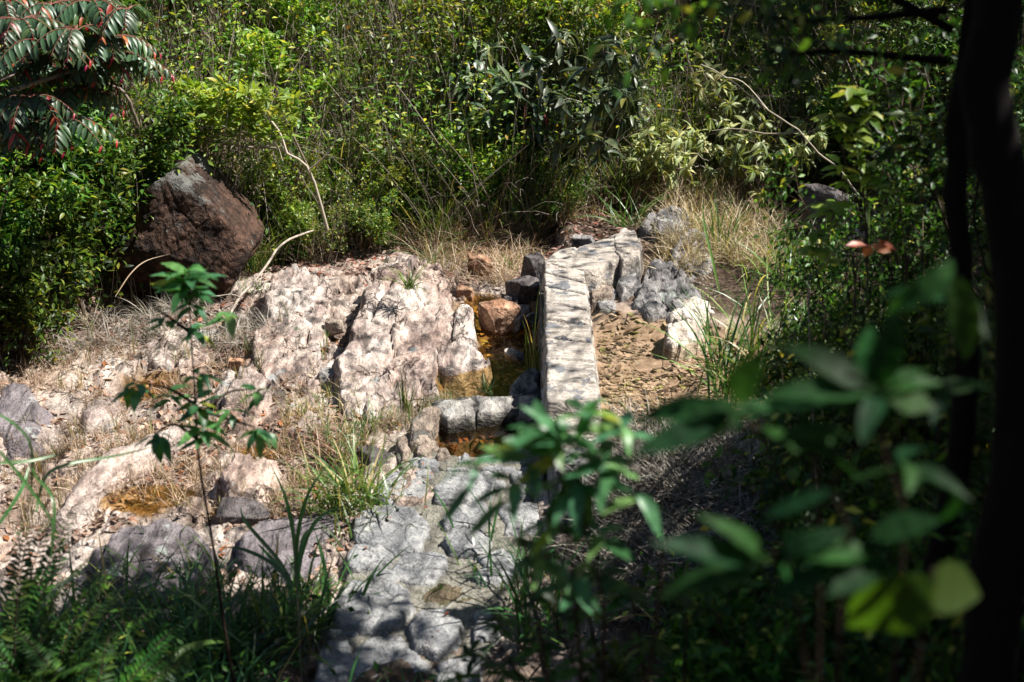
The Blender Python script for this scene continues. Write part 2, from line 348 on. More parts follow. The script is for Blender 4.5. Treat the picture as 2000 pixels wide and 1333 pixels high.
M['gr_mix'] = leaf_mat('half_dry_grass_blade', [(0, (.09, .15, .04)), (.3, (.2, .22, .08)), (.45, (.34, .26, .15)), (.7, (.45, .34, .22)), (.9, (.25, .14, .09))], .25, .5)
M['gr_dry'] = leaf_mat('dry_straw_blade', [(0, (.26, .18, .12)), (.35, (.38, .28, .19)), (.65, (.50, .39, .28)), (.85, (.2, .12, .07)), (.95, (.2, .2, .06))], .15, .6)
M['gr_strawgrey'] = leaf_mat('bleached_straw', [(0, (.16, .14, .12)), (.4, (.27, .24, .20)), (.75, (.38, .34, .29))], .1, .6)
M['litter'] = leaf_mat('fallen_leaf', [(0, (.10, .05, .03)), (.25, (.24, .14, .09)), (.5, (.38, .26, .19)), (.75, (.46, .34, .26)), (.9, (.3, .12, .04))], .1, .6)
M['litter_wet'] = leaf_mat('sunken_leaf', [(0, (.08, .035, .012)), (.3, (.25, .11, .03)), (.55, (.38, .2, .06)), (.75, (.28, .22, .06)), (.9, (.09, .05, .02))], .1, .4)
M['litter_pool'] = leaf_mat('sand_coloured_sunken_leaf', [(0, (.06, .04, .03)), (.25, (.19, .125, .09)), (.5, (.34, .25, .19)), (.75, (.42, .33, .26)), (.93, (.26, .24, .09))], .1, .5)
M['twig'] = island_mat('pale_dead_stalk', [(0, (.12, .09, .07)), (.5, (.30, .25, .20)), (1, (.52, .46, .40))])
M['twig_dark'] = island_mat('brown_stem', [(0, (.035, .025, .018)), (1, (.11, .08, .055))])
M['bark'] = bark_mat('grey_brown_bark', (.07, .052, .04), (.26, .21, .175))
M['bark_pale'] = bark_mat('pale_branch_bark', (.2, .165, .135), (.45, .39, .33))
M['bark_silhouette'] = bark_mat('silhouette_trunk_bark', (.004, .003, .003), (.010, .008, .007), 12, 1.0)  # near-black tones paint in the backlit silhouette of the trunks
M['stem_dark'] = bark_mat('dark_stem', (.015, .01, .008), (.05, .03, .022))
M['stem_red'] = bark_mat('reddish_stem', (.12, .045, .035), (.28, .13, .1))
M['water_amber'] = water_mat('amber_pool_water', (.92, .8, .58), ripple=.3, sc=16)
M['water_clear'] = water_mat('clear_pool_water', (.955, .915, .855), ripple=.3, sc=10)
M['water_basin'] = water_mat('dark_basin_water', (.72, .6, .42), ripple=.05)

# ------------------------------------------------------------------ terrain
foot_px = [(-500, 900), (-250, 800), (0, 705), (140, 640), (250, 600), (420, 560), (520, 515), (650, 480), (800, 475), (950, 470), (1060, 455), (1200, 430), (1400, 395), (1600, 405), (1800, 480), (2000, 520), (2400, 600)]
fw_ = np.array([PZ(a, b, 0.1)[:2] for a, b in foot_px])
o_ = np.argsort(fw_[:, 0]); fw_ = fw_[o_]
def yfoot(x): return np.interp(x, fw_[:, 0], fw_[:, 1])
poolL = poly_px([(868, 715), (905, 690), (950, 690), (925, 640), (895, 605), (925, 578), (975, 585), (1030, 600), (1066, 640), (1068, 762), (1000, 768), (930, 770), (865, 752)], 0)
poolR = poly_px([(1130, 600), (1200, 608), (1290, 625), (1400, 640), (1500, 660), (1520, 760), (1440, 800), (1360, 800), (1290, 830), (1190, 850), (1150, 780)], .25)
basinP = poly_px([(846, 822), (1056, 812), (1060, 888), (900, 892), (850, 880)], .03)
puddles = [(300, 752, 55, 22), (290, 962, 75, 22), (525, 872, 60, 17), (445, 985, 32, 12), (500, 800, 34, 9), (1010, 868, 20, 10)]
pud_w = []
for (a, b, ra, rb) in puddles[:5]:
    c = PZ(a, b, -.04); e = PZ(a + ra, b, -.04); g = PZ(a, b - rb, -.04); pud_w.append((c[0], c[1], e[0] - c[0], g[1] - c[1]))
dam_l = [PZ(1062, 512, .5), PZ(1066, 780, .5)]
def xdam(y):
    return np.interp(y, [dam_l[1][1], dam_l[0][1]], [dam_l[1][0], dam_l[0][0]]) + .2
def hsm(x, y):
    x = np.asarray(x, float); y = np.asarray(y, float)
    d = y - yfoot(x)
    z = .25 * sstep(-.15, .15, x - xdam(y)) * sstep(6.2, 7.2, y)
    z = z - .12 * sstep(0, 3, -x) * sstep(12, 7, y)
    z = z + np.where(d > 0, .62 * d * sstep(0, .8, d), 0) + np.where(d > 4, .4 * (d - 4), 0)
    yn = np.interp(x, [-6, -3, 0, 1, 2.4, 3.6, 5.5, 9], [6.6, 5.6, 4.6, 5.3, 7.2, 9.2, 11.5, 13])
    z = z + .5 * np.log1p(np.exp((yn - y) * 3.5)) / 3.5
    return z
def terrain(x, y, masks=False):
    z = hsm(x, y); d = y - yfoot(x)
    left = sstep(.25, -.1, x - xdam(y))
    inl = left * sstep(.5, -.3, d) * sstep(4.6, 6.0, y)
    u = x * .95 - y * .22; v = x * .22 + y * .95
    wu = u + .12 * fbm(u * 1.5, v * 1.5, 3, 3); wv = v + .25 * fbm(u, v, 3, 8)
    f1, e1 = facet(wu * 1.5, wv * .8, 11, 1.1); f2, e2 = facet(wu * 4.2, wv * 2.6, 23, 1.0); f3, e3 = facet(wu * 11, wv * 7.5, 31, .9)
    big = fbm(u * .8, v * .35, 4, 5)
    rock = .11 * f1 + .045 * f2 + .019 * f3 + .08 * big + .022 * fbm(u * 9, v * 6, 4) - .05 * np.clip(.06 - e1, 0, .06) / .06 - .02 * np.clip(.1 - e2, 0, .1) / .1
    soft = .03 * fbm(x * 2, y * 2, 4, 2) + .012 * fbm(x * 11, y * 11, 3)
    z = z + rock * inl + soft * (1 - inl)
    for a_, b_, ra, rb, hh in ((-1.05, 11.0, 1.1, 1.6, .05), (-2.0, 11.0, .8, 1.4, .03), (-3.2, 9.0, 1.6, 1.6, .05)): z = z + hh * inl * np.exp(-((x - a_) / ra) ** 4 - ((y - b_) / rb) ** 4)
    sl = sdf(x, y, poolL); z = z - (.30 * sstep(-.06, .16, sl)) + np.where(sl > 0, .0, 0)
    z = np.where(sl > .05, np.minimum(z, -.10 + .05 * fbm(x * 4, y * 4, 3)), z)
    sr = sdf(x, y, poolR); z = z - .15 * sstep(-.25, .2, sr)
    z = np.where(sdf(x, y, basinP) > -.1, np.minimum(z, -.035), z)
    for cx, cy, ra, rb in pud_w:
        q = np.hypot((x - cx) / ra, (y - cy) / rb); k = sstep(1.35, .55, q); z = z * (1 - .65 * k) - .095 * k
    if not masks: return z
    soil = np.clip(sstep(-.35, .25, d + .35 * fbm(x * 1.6, y * 1.6, 3, 4)) + (1 - sstep(5.0, 6.4, y + .5 * fbm(x, y, 3))) + (1 - left) * sstep(.1, -.35, sr), 0, 1)
    lit = sstep(.12, .5, fbm(u * 1.2, v * .9, 4, 12)) * .75 * sstep(-.08, .06, -(rock))
    soil = np.maximum(soil, lit * inl * .8)
    sand = sstep(-.45, 0, sr) * (1 - left)
    rust = sstep(-.16, .02, sl + .05 * fbm(x * 5, y * 5, 2))
    for cx, cy, ra, rb in pud_w: rust = np.maximum(rust, sstep(1.5, .9, np.hypot((x - cx) / ra, (y - cy) / rb) + .3 * fbm(x * 4, y * 4, 2)))
    soil = soil * (1 - sand) * (1 - rust)
    return z, np.stack([soil, sand, np.clip(rust, 0, 1)], -1)
def PT(u, v, lift=0.0):
    d = ray(u, v); t = np.linspace(4, 26, 900); P = CAMP + d * t[:, None]
    h = hsm(P[:, 0], P[:, 1]) + lift; k = np.argmax(P[:, 2] < h); return np.array([P[k, 0], P[k, 1], float(hsm(P[k, 0], P[k, 1]))])

def axis(lo, hi, st, far0, far1):
    core = np.arange(lo, hi + 1e-6, st); a = [core]; x = lo; s = st; L = []
    while x > far0: s = min(s * 1.12, 4); x -= s; L.append(x)
    Rr = []; x = hi; s = st
    while x < far1: s = min(s * 1.12, 4); x += s; Rr.append(x)
    return np.concatenate([np.array(L[::-1]), core, np.array(Rr)])
gx = axis(-5.2, 3.4, .021, -70, 70); gy = axis(5.4, 14.0, .022, -40, 110)
XX, YY = np.meshgrid(gx, gy)
ZZ, MK = terrain(XX.ravel(), YY.ravel(), True)
nx = len(gx); ny = len(gy)
idx = np.arange(nx * ny).reshape(ny, nx)
Fq = np.stack([idx[:-1, :-1], idx[:-1, 1:], idx[1:, 1:], idx[1:, :-1]], -1).reshape(-1, 4)
gr = mk('ground', np.stack([XX.ravel(), YY.ravel(), ZZ], 1), Fq, M['bed'], attr=MK, smooth=False)
tag(gr, kind='structure')

def water(name, poly, z, mat):
    p = np.asarray(poly); c = p.mean(0); n = len(p)
    V = np.array([[a, b, z] for a, b in p] + [[c[0], c[1], z]]); F = np.array([(i, (i + 1) % n, n) for i in range(n)])
    ar = np.sum(p[:, 0] * np.roll(p[:, 1], -1) - np.roll(p[:, 0], -1) * p[:, 1])
    if ar < 0: F = F[:, ::-1]
    return tag(mk(name, V, F, mat), kind='structure')
def grow(poly, k):
    p = np.asarray(poly); c = p.mean(0); return c + (p - c) * k
water('pool_water', grow(poolL, 1.12), .0, M['water_amber'])
pr = [PZ(a, b, .2)[:2] for a, b in [(1110, 590), (1200, 590), (1300, 600), (1420, 615), (1560, 640), (1600, 780), (1460, 850), (1300, 870), (1120, 870)]]
water('upper_pool_water', pr, .222, M['water_clear'])
water('basin_water', grow(basinP, 1.1), .03, M['water_basin'])
for cx, cy, ra, rb in pud_w:
    an = np.linspace(0, 2 * math.pi, 24, endpoint=False)
    water('puddle_water', np.stack([cx + ra * 1.25 * np.cos(an), cy + rb * 1.25 * np.sin(an)], 1), -.085, M['water_amber'])

# ------------------------------------------------------------------ rocks
def slab_mesh(poly, z0, height, tilt=(0, 0), seed=1, st=.025, edge=.07, rough=.05, base=-.35, facets=3.0, wob=.022, round_=.0):
    """rock cut to a ground outline: a tilted rough top and steep broken sides"""
    p = np.asarray(poly); lo = p.min(0) - .15; hi = p.max(0) + .15; c = p.mean(0)
    xs = np.arange(lo[0], hi[0], st); ys = np.arange(lo[1], hi[1], st); X, Y = np.meshgrid(xs, ys); x = X.ravel(); y = Y.ravel()
    s = sdf(x, y, p) + wob * fbm(x * 5, y * 5, 3, seed) + wob * .4 * fbm(x * 17, y * 17, 2, seed)
    u = x * .95 - y * .22; v = x * .22 + y * .95
    f, e = facet(u * facets, v * facets * .55, seed + 3, 1.1); f2, e2 = facet(u * facets * 3, v * facets * 2, seed + 5, 1.0)
    top = z0 + height + tilt[0] * (x - c[0]) + tilt[1] * (y - c[1])
    top = top + rough * (1.25 * f + .65 * f2 + .38 * facet(u * facets * 7, v * facets * 4, seed + 6, .9)[0] + .35 * fbm(u * 2.5, v * 1.5, 4, seed) + .1 * fbm(x * 14, y * 9, 3, seed)) - rough * 1.5 * np.clip(.06 - e, 0, .06) / .06
    prof = sstep(-.01, edge, s); prof = prof ** .45
    if round_: top = top - round_ * (1 - sstep(0, edge * 4, s))
    z = base + (top - base) * prof
    keep = (s > -.03).reshape(X.shape); nx_ = len(xs); id_ = np.arange(len(x)).reshape(X.shape)
    kf = keep[:-1, :-1] & keep[:-1, 1:] & keep[1:, 1:] & keep[1:, :-1]
    F = np.stack([id_[:-1, :-1], id_[:-1, 1:], id_[1:, 1:], id_[1:, :-1]], -1)[kf]
    used = np.unique(F); remap = np.zeros(len(x), int); remap[used] = np.arange(len(used))
    return np.stack([x, y, z], 1)[used], remap[F]
def grown(px, k):
    p = np.asarray(px, float); c = p.mean(0); d = p - c; return [tuple(q) for q in c + d * (1 + k / np.maximum(np.linalg.norm(d, axis=1, keepdims=True), 1))]
def jpoly(poly, seed, amt=.04, sub=3):
    """roughen an outline"""
    r = np.random.RandomState(seed); p = np.asarray(poly); out = []
    for i in range(len(p)):
        a = p[i]; b = p[(i + 1) % len(p)]
        for k in range(sub): out.append(a + (b - a) * k / sub + (r.randn(2) * amt * np.linalg.norm(b - a) if k else 0))
    return np.array(out)
def slab(label, px, zz, height, mat, tilt=(0, 0), seed=1, cat='rock', name='rock_slab', **k):
    p = jpoly(poly_px(px, zz), seed); c = p.mean(0)
    V, F = slab_mesh(p, k.pop('z0', 0.0), height, tilt, seed, **k)
    return tag(mk(name, V, F, M[mat], origin=(c[0], c[1], 0), smooth=False), label, cat)
slab('broad pink slab with a grass tuft on its top, beside the amber pool', [(695, 600), (725, 562), (790, 535), (862, 540), (893, 566), (888, 610), (880, 655), (858, 700), (832, 745), (790, 775), (742, 800), (655, 800), (650, 740), (672, 660)], .12, .18, 'slab', (-.14, .08), 3, rough=.062, edge=.09, facets=2.4, st=.019)
slab('pink weathered slab leaning left of the grass-tufted slab', [(478, 690), (500, 610), (540, 568), (605, 550), (655, 575), (668, 625), (645, 700), (628, 770), (560, 790), (490, 760)], .1, .16, 'slab', (-.13, .08), 5, rough=.066, edge=.09, facets=2.7, st=.02)
slab('low pink ledge jutting into the amber pool', [(850, 650), (890, 612), (925, 618), (940, 645), (940, 675), (965, 690), (950, 706), (915, 714), (862, 722), (840, 700)], .08, .10, 'slab', (-.06, .12), 8, rough=.05, edge=.06, st=.016)
slab('pale broken ledge between the pink slab and the basin', [(650, 790), (700, 755), (770, 735), (840, 735), (868, 765), (800, 790), (740, 812), (670, 815)], .05, .10, 'slab', (-.05, .12), 12, rough=.07, edge=.08)
slab('long smooth pinkish slab sloping down at lower left', [(60, 1010), (140, 930), (230, 870), (320, 825), (400, 815), (430, 850), (380, 885), (300, 915), (230, 955), (150, 1010)], -.02, 0.070, 'slab', (-.25, .04), 14, rough=.035, edge=0.195, facets=1.2, round_=.05)
slab('brown weathered slab cut by the left picture edge', [(-60, 850), (-40, 780), (30, 755), (100, 765), (130, 800), (110, 840), (60, 870), (0, 880)], .02, 0.077, 'purple', (-.1, .1), 17, rough=.03, edge=0.195, facets=1.2)
slab('purple-grey slab left of the stone walkway', [(430, 1075), (500, 1035), (600, 1020), (680, 1010), (700, 1030), (668, 1090), (650, 1160), (560, 1175), (470, 1150)], -.05, 0.045, 'purple', (-.1, .1), 19, rough=.03, edge=0.120, facets=1.6)
slab('dark flat slab spotted with lichen under the long grasses', [(150, 1110), (240, 1060), (350, 1040), (430, 1070), (450, 1140), (380, 1190), (260, 1190), (170, 1170)], -.08, 0.040, 'purple', (-.12, .1), 21, rough=.04, edge=0.120, facets=1.6)
slab('dark low slab at the foot of the walkway', [(460, 1200), (560, 1180), (640, 1185), (630, 1290), (560, 1330), (450, 1300)], -.08, 0.030, 'purple', (-.1, .05), 22, rough=.04, edge=0.120)
slab('wedge of pale rock between two rusty puddles', [(400, 960), (450, 915), (520, 900), (570, 920), (560, 960), (500, 990), (430, 985)], 0, 0.080, 'slab', (-.1, .1), 23, rough=.06, edge=0.105)
slab('grey sloping rock behind the upper pool', [(1212, 585), (1235, 545), (1270, 515), (1330, 520), (1380, 555), (1385, 600), (1330, 612), (1260, 612)], .3, .16, 'grey', (-.1, .14), 25, rough=.07, edge=.12, z0=.15)
slab('white sunlit rock standing in the upper pool', [(1284, 668), (1292, 636), (1330, 622), (1385, 628), (1392, 660), (1350, 676), (1310, 680)], .25, .085, 'pale', (-.1, .1), 27, rough=.05, edge=.07, z0=.15, st=.016)
slab('bright pale ledge at the back of the upper pool', [(1290, 620), (1300, 590), (1350, 580), (1410, 590), (1420, 620), (1350, 628)], .28, .13, 'pale', (-.1, .1), 29, rough=.05, edge=.07, z0=.15)
slab('small grey wedge against the bent end of the dam', [(1160, 605), (1158, 565), (1185, 552), (1212, 575), (1205, 604)], .25, .12, 'grey', (-.1, .1), 31, rough=.04, edge=.05, z0=.15, st=.016)
slab('flat grey rock among dry grass above the grey sloping rock', [(1300, 525), (1310, 470), (1350, 440), (1400, 455), (1415, 500), (1380, 530)], .4, .2, 'grey', (-.15, .15), 33, rough=.06, edge=.08, z0=.15)
slab('lichened rock under dry grass above the dam corner', [(1240, 440), (1262, 415), (1330, 405), (1370, 425), (1340, 445), (1280, 450)], .4, .2, 'grey', (-.1, .15), 35, rough=.06, edge=.08, z0=.2)
slab('grey tilted rock between pool and basin wall', [(980, 768), (1000, 742), (1035, 722), (1060, 730), (1062, 765), (1030, 775)], .05, .09, 'grey', (.1, .05), 37, rough=.04, edge=.05, st=.016)
slab('low rough rock at the left of the rusty puddle', [(130, 800), (180, 770), (240, 765), (255, 800), (230, 830), (150, 840)], 0, 0.040, 'slab', (-.1, .1), 39, rough=.06, edge=0.120)
slab('humped pink rock above the small brown puddle', [(255, 700), (300, 668), (380, 660), (430, 680), (420, 708), (350, 722), (290, 722)], 0, 0.085, 'slab', (-.1, .15), 41, rough=.07, edge=0.120)
slab('blocky pink rock right of the small brown puddle', [(395, 790), (430, 745), (500, 735), (560, 760), (570, 800), (510, 830), (430, 830)], 0, 0.095, 'slab', (-.12, .12), 43, rough=.08, edge=0.120)
slab('pale ridge of rock in front of the leaning pink slab', [(540, 850), (590, 800), (640, 795), (655, 830), (620, 858)], 0, 0.050, 'slab', (-.1, .1), 45, rough=.07, edge=0.105)
slab('grey shelf shaded by bushes below the dark boulder', [(270, 650), (300, 612), (380, 600), (450, 610), (460, 640), (380, 655)], .05, 0.045, 'grey', (-.1, .15), 47, rough=.05, edge=0.120)

def blob_rock(planes, size, seed, res=22, soft=14, rough=.05):
    """rock bounded by planes, corners softened, skin roughened; planes = (nx,ny,nz,d)"""
    g = np.linspace(-1, 1, res); A, B = np.meshgrid(g, g); A = A.ravel(); B = B.ravel(); one = np.ones_like(A); V = []; F = []; n = 0
    id_ = np.arange(res * res).reshape(res, res); q = np.stack([id_[:-1, :-1], id_[:-1, 1:], id_[1:, 1:], id_[1:, :-1]], -1).reshape(-1, 4)
    for (a, b, c, fl) in ((A, B, one, 0), (A, B, -one, 1), (A, one, B, 1), (A, -one, B, 0), (one, A, B, 0), (-one, A, B, 1)):
        V.append(nrm(np.stack([a, b, c], 1))); F.append((q[:, ::-1] if fl else q) + n); n += res * res
    D = np.concatenate(V); F = np.concatenate(F)
    P = np.array(planes, float); N = nrm(P[:, :3]); dd = P[:, 3]
    inv = np.maximum(D @ N.T, 1e-3) / dd[None]
    r = (np.sum(inv ** soft, 1)) ** (-1 / soft)
    s = seed * 1.7
    n3 = (fbm(D[:, 0] * 2.2 + s, D[:, 2] * 2.2 + D[:, 1] * 1.3, 5) + fbm(D[:, 1] * 2.2 - s, D[:, 2] * 2 - D[:, 0], 5)) * .5
    f, e = facet(D[:, 0] * 2.3 + D[:, 1] + s, D[:, 2] * 2.3 - D[:, 1], seed + 60, 1.0)
    r = r * (1 + rough * (2 * n3 + .8 * f - .5 * np.clip(.07 - e, 0, .07) / .07))
    return D * r[:, None] * np.array(size), F
def rand_planes(seed, n=13):
    r = np.random.RandomState(seed); k = nrm(r.randn(n, 3)); ax = np.vstack([np.eye(3), -np.eye(3)])
    k = np.vstack([k, ax]); d = np.concatenate([r.uniform(.68, 1, n), r.uniform(.8, 1, 6)]); return np.column_stack([k, d])
def rock(label, u, v, z, size, mat, seed, rz=0.0, rough=.035, soft=34, res=18, group=None, name='rock'):
    c = PZ(u, v, z); V, F = blob_rock(rand_planes(seed, 8 if mat == 'orange' else 13), size, seed, res, soft, rough)
    o = tag(mk(name, V, F, M[mat], smooth=False), label, 'rock', group); o.location = tuple(c); o.rotation_euler = (0, 0, rz); return o
# the big dark boulder: silhouette polygon in its own upright plane, plus front and back faces
bd = PZ(375, 585, .0); sB = math.hypot(bd[1], H_CAM) / FPX * 1.0
sil = np.array([(0, 142), (62, 88), (112, 22), (130, -18), (70, -112), (-10, -150), (-104, -150), (-128, -30), (-122, 28), (-82, 78), (-30, 128)], float) * sB
pl = []
for i in range(len(sil)):
    a = sil[i]; b = sil[(i + 1) % len(sil)]; e = b - a; n = np.array([-e[1], e[0]]); n /= np.linalg.norm(n); dist = abs(n @ a)
    if n @ a < 0: n = -n
    pl.append((n[0], .0, n[1], dist))
pl += [(.1, -1, .28, .50), (-.45, -1, .5, .60), (.5, -1, .12, .56), (0, 1, 0, .55), (.4, -.8, .75, .62), (-.1, -1, -.5, .5)]
V, F = blob_rock(pl, (1, 1, 1), 4, 84, 90, .032)
o = tag(mk('boulder', V, F, M['boulder'], smooth=False), 'big dark brown boulder with a pale lichened peak at the bank foot', 'boulder')
o.location = (bd[0], bd[1] + .1, 150 * sB * .82); 
rock('orange-brown broken rock standing in the amber pool', 975, 625, .08, (.17, .15, .16), 'orange', 3, .4, res=20)
rock('grey half of a split rock beside the orange one', 1003, 632, .05, (.10, .12, .12), 'grey', 9, .9)
rock('dark angular rock wedged behind the pool by the dam', 1022, 568, .12, (.17, .14, .16), 'dark', 5, .2, res=20)
rock('dark purplish rock touching the dam face', 1048, 530, .22, (.14, .15, .2), 'dark', 6, .7, res=18)
rock('small wet dark stone under the dark angular rock', 1000, 592, .03, (.09, .08, .08), 'dark', 7)
rock('small pale pebble stone in the shaded water', 1024, 610, .02, (.08, .07, .06), 'grey', 8)
rock('brown stone at the dam foot in the shaded water', 1042, 622, .02, (.09, .09, .07), 'grey', 10)
rock('white fist-sized stone left of the pair in the pool', 995, 690, .01, (.055, .05, .045), 'pale', 11)
rock('grey fist-sized stone right of the pair in the pool', 1010, 697, .01, (.06, .055, .05), 'grey', 12)
rock('squarish brown stone in the dry grass above the pool', 936, 517, .1, (.13, .12, .12), 'orange', 13, .2)
rock('round brown stone at the back edge of the pool', 910, 573, .03, (.1, .1, .07), 'orange', 14)
rock('dark boulder half hidden by grass at the right bank', 1612, 440, .35, (.26, .25, .42), 'dark', 15, .3, res=24)
rock('pale sunlit stone beside the half hidden dark boulder', 1660, 468, .2, (.16, .15, .14), 'pale', 16)
rock('grey stone at the far side of the bent dam end', 1140, 476, .45, (.13, .1, .09), 'grey', 18)
rock('stone lying in the crack between two pink slabs', 655, 640, .12, (.09, .08, .07), 'tan', 19)
rock('smooth grey stone at the foot of the crack', 640, 745, .0, (.11, .1, .09), 'grey', 20)
rock('dark wet stone under the grass left of the basin', 738, 905, .0, (.13, .14, .09), 'dark', 22, .3)
rock('reddish chip of rock beside the leaning pink slab', 462, 712, .03, (.07, .06, .06), 'orange', 24)
rock('grey wet rock above the green moss patch', 478, 1000, -.03, (.2, .12, .07), 'dark', 26)
rock('dark cracked rock beside the purple-grey slab', 525, 1055, -.02, (.11, .1, .08), 'dark', 28)
# loose stones and rock chips strewn on the bedrock: beyond counting
def on_ground(rs, n, boxpx, z=0.0):
    u = rs.uniform(boxpx[0], boxpx[2], n); v = rs.uniform(boxpx[1], boxpx[3], n)
    d = (RT[None] * ((u - 1000) / FPX)[:, None] - UP[None] * ((v - 666.5) / FPX)[:, None] + FW[None]); P = CAMP + d * ((z - H_CAM) / d[:, 2])[:, None]
    P[:, 2] = terrain(P[:, 0], P[:, 1]); return P
rs = np.random.RandomState(5)
parts = []
for box, n, smin, smax in (((0, 640, 680, 1180), 700, .008, .03), ((600, 740, 900, 900), 150, .008, .028), ((890, 500, 1060, 600), 160, .01, .035), ((1200, 590, 1400, 640), 500, .005, .014), ((1180, 880, 1500, 1080), 150, .008, .03)):
    P = on_ground(rs, n, box)
    for k in range(6):
        q = P[k::6]; V, F = blob_rock(rand_planes(100 + k, 6), (1, .8, .6), k, 3, 8, .03); m_ = len(q); s = smin + (smax - smin) * rs.rand(m_) ** 2.5
        a = rs.rand(m_) * 6.28; R = np.zeros((m_, 3, 3)); R[:, 0, 0] = np.cos(a); R[:, 0, 1] = -np.sin(a); R[:, 1, 0] = np.sin(a); R[:, 1, 1] = np.cos(a); R[:, 2, 2] = 1
        VV = np.einsum('nij,kj->nki', R, V) * s[:, None, None] + q[:, None]
        parts.append((VV.reshape(-1, 3), (F[None] + (np.arange(m_) * len(V))[:, None, None]).reshape(-1, 4)))
V, F = join(parts); tag(mk('rock_chips', V, F, M['slab'], smooth=False), 'small loose rock chips strewn over the bedrock', None, None, 'stuff')

# ------------------------------------------------------------------ stone dam, basin and walkway
def masonry(root, name, px, zt, mat, seed, base=-.3, rough=.018, edge=.03, st=.016, label=None, tilt=(0, 0), round_=.0, amt=.02, facets=3.5, wob=.006, grow_px=0):
    p = jpoly(poly_px(grown(px, grow_px), zt), seed, amt, 3)
    V, F = slab_mesh(p, 0, zt, tilt, seed, base=base, rough=rough, edge=edge, st=st, facets=facets, round_=round_, wob=wob)
    c = p.mean(0); o = mk(name, V, F, M[mat], root, (c[0], c[1], base), smooth=False)
    if label: o['label'] = label
    return o
c = PZ(1110, 780, 0); dam = thing('stone_dam', 'low straight masonry dam crossing the creek, bent at its far end', 'dam', (c[0], c[1], 0))
def lerp(a, b, t): return (a[0] + (b[0] - a[0]) * t, a[1] + (b[1] - a[1]) * t)
TL, TR, BL, BR = (1061, 505), (1143, 528), (1066, 782), (1172, 782)
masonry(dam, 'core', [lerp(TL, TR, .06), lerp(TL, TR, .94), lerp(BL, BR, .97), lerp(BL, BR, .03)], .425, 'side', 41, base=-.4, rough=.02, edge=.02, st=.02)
def persp_t(t):   # even spacing on the ground -> fraction down the picture edge
    y0 = PZ(*TL, .5)[1]; y1 = PZ(*BL, .5)[1]; y = y0 + (y1 - y0) * t
    a = math.atan2(H_CAM - .5, y) - PITCH; v = 666.5 + math.tan(a) * FPX; return (v - TL[1]) / (BL[1] - TL[1])
cuts = [0, .12, .235, .37, .49, .62, .76, .89, 1.0]
for i in range(8):
    a, b = persp_t(cuts[i]), persp_t(cuts[i + 1]); g = .0015
    masonry(dam, 'capstone', [lerp(TL, BL, a + g), lerp(TR, BR, a + g * 2.2 + (.006 if i % 2 else 0)), lerp(TR, BR, b - g), lerp(TL, BL, b - g)], .5 + (.004, -.003, .005, 0, .004, -.004, .003, .0)[i], 'dam', 50 + i, base=.36, rough=.006, edge=.016, st=.0125, amt=.010, facets=2.6)
# bent end
masonry(dam, 'end_cap', [(1058, 512), (1085, 488), (1132, 478), (1172, 466), (1210, 452), (1222, 470), (1218, 500), (1165, 526), (1143, 528), (1100, 524)], .508, 'dam', 61, base=.1, edge=.02, rough=.01, facets=1.5)
masonry(dam, 'end_stone', [(1196, 466), (1212, 448), (1246, 451), (1256, 472), (1250, 494), (1214, 506), (1200, 490)], .52, 'dam', 63, base=.12, edge=.03, rough=.025, grow_px=3, label='grey lichened end stone')
masonry(dam, 'footing_stone', [(1146, 556), (1180, 545), (1205, 552), (1200, 572), (1150, 580)], .34, 'tan', 64, base=.0, edge=.04, rough=.03)
masonry(dam, 'footing_stone', [(1200, 542), (1244, 522), (1256, 540), (1210, 572)], .36, 'grey', 65, base=.0, edge=.04, rough=.03)
# lower steps of the dam
masonry(dam, 'step', [(1070, 790), (1178, 790), (1190, 868), (1070, 868)], .36, 'dam', 70, base=-.4, rough=.03, edge=.03)
masonry(dam, 'step', [(1070, 872), (1192, 872), (1198, 915), (1072, 915)], .30, 'paver', 71, base=-.4, rough=.035, edge=.04)
masonry(dam, 'step', [(1074, 922), (1198, 920), (1214, 1010), (1078, 1010)], .2, 'paver', 72, base=-.4, rough=.035, edge=.04)

c = PZ(950, 900, 0); basin = thing('stone_basin', 'small stone-rimmed basin of dark water against the dam', 'basin', (c[0], c[1], 0))
for i, (px, z, mat, r, ed) in enumerate([
    ([(798, 818), (822, 792), (852, 783), (866, 800), (852, 822), (846, 838), (800, 840)], .155, 'tan', .03, .05),
    ([(842, 784), (862, 771), (922, 768), (930, 790), (922, 805), (872, 812), (858, 800)], .165, 'shaded_wetwall', .03, .05),
    ([(927, 768), (1003, 774), (1007, 798), (928, 806)], .15, 'shaded_wetwall', .03, .04),
    ([(1010, 767), (1048, 765), (1058, 785), (1056, 802), (1011, 800)], .175, 'shaded_wetwall', .02, .04),
    ([(797, 842), (846, 840), (856, 856), (838, 868), (800, 862)], .13, 'tan', .03, .05)]):
    masonry(basin, 'wall_stone', px, z, mat, 80 + i, base=-.06, rough=r * .55, edge=ed * .6, grow_px=3, facets=2, amt=.045, wob=.012, round_=.025, label='square mossy wall stone' if i == 3 else None)
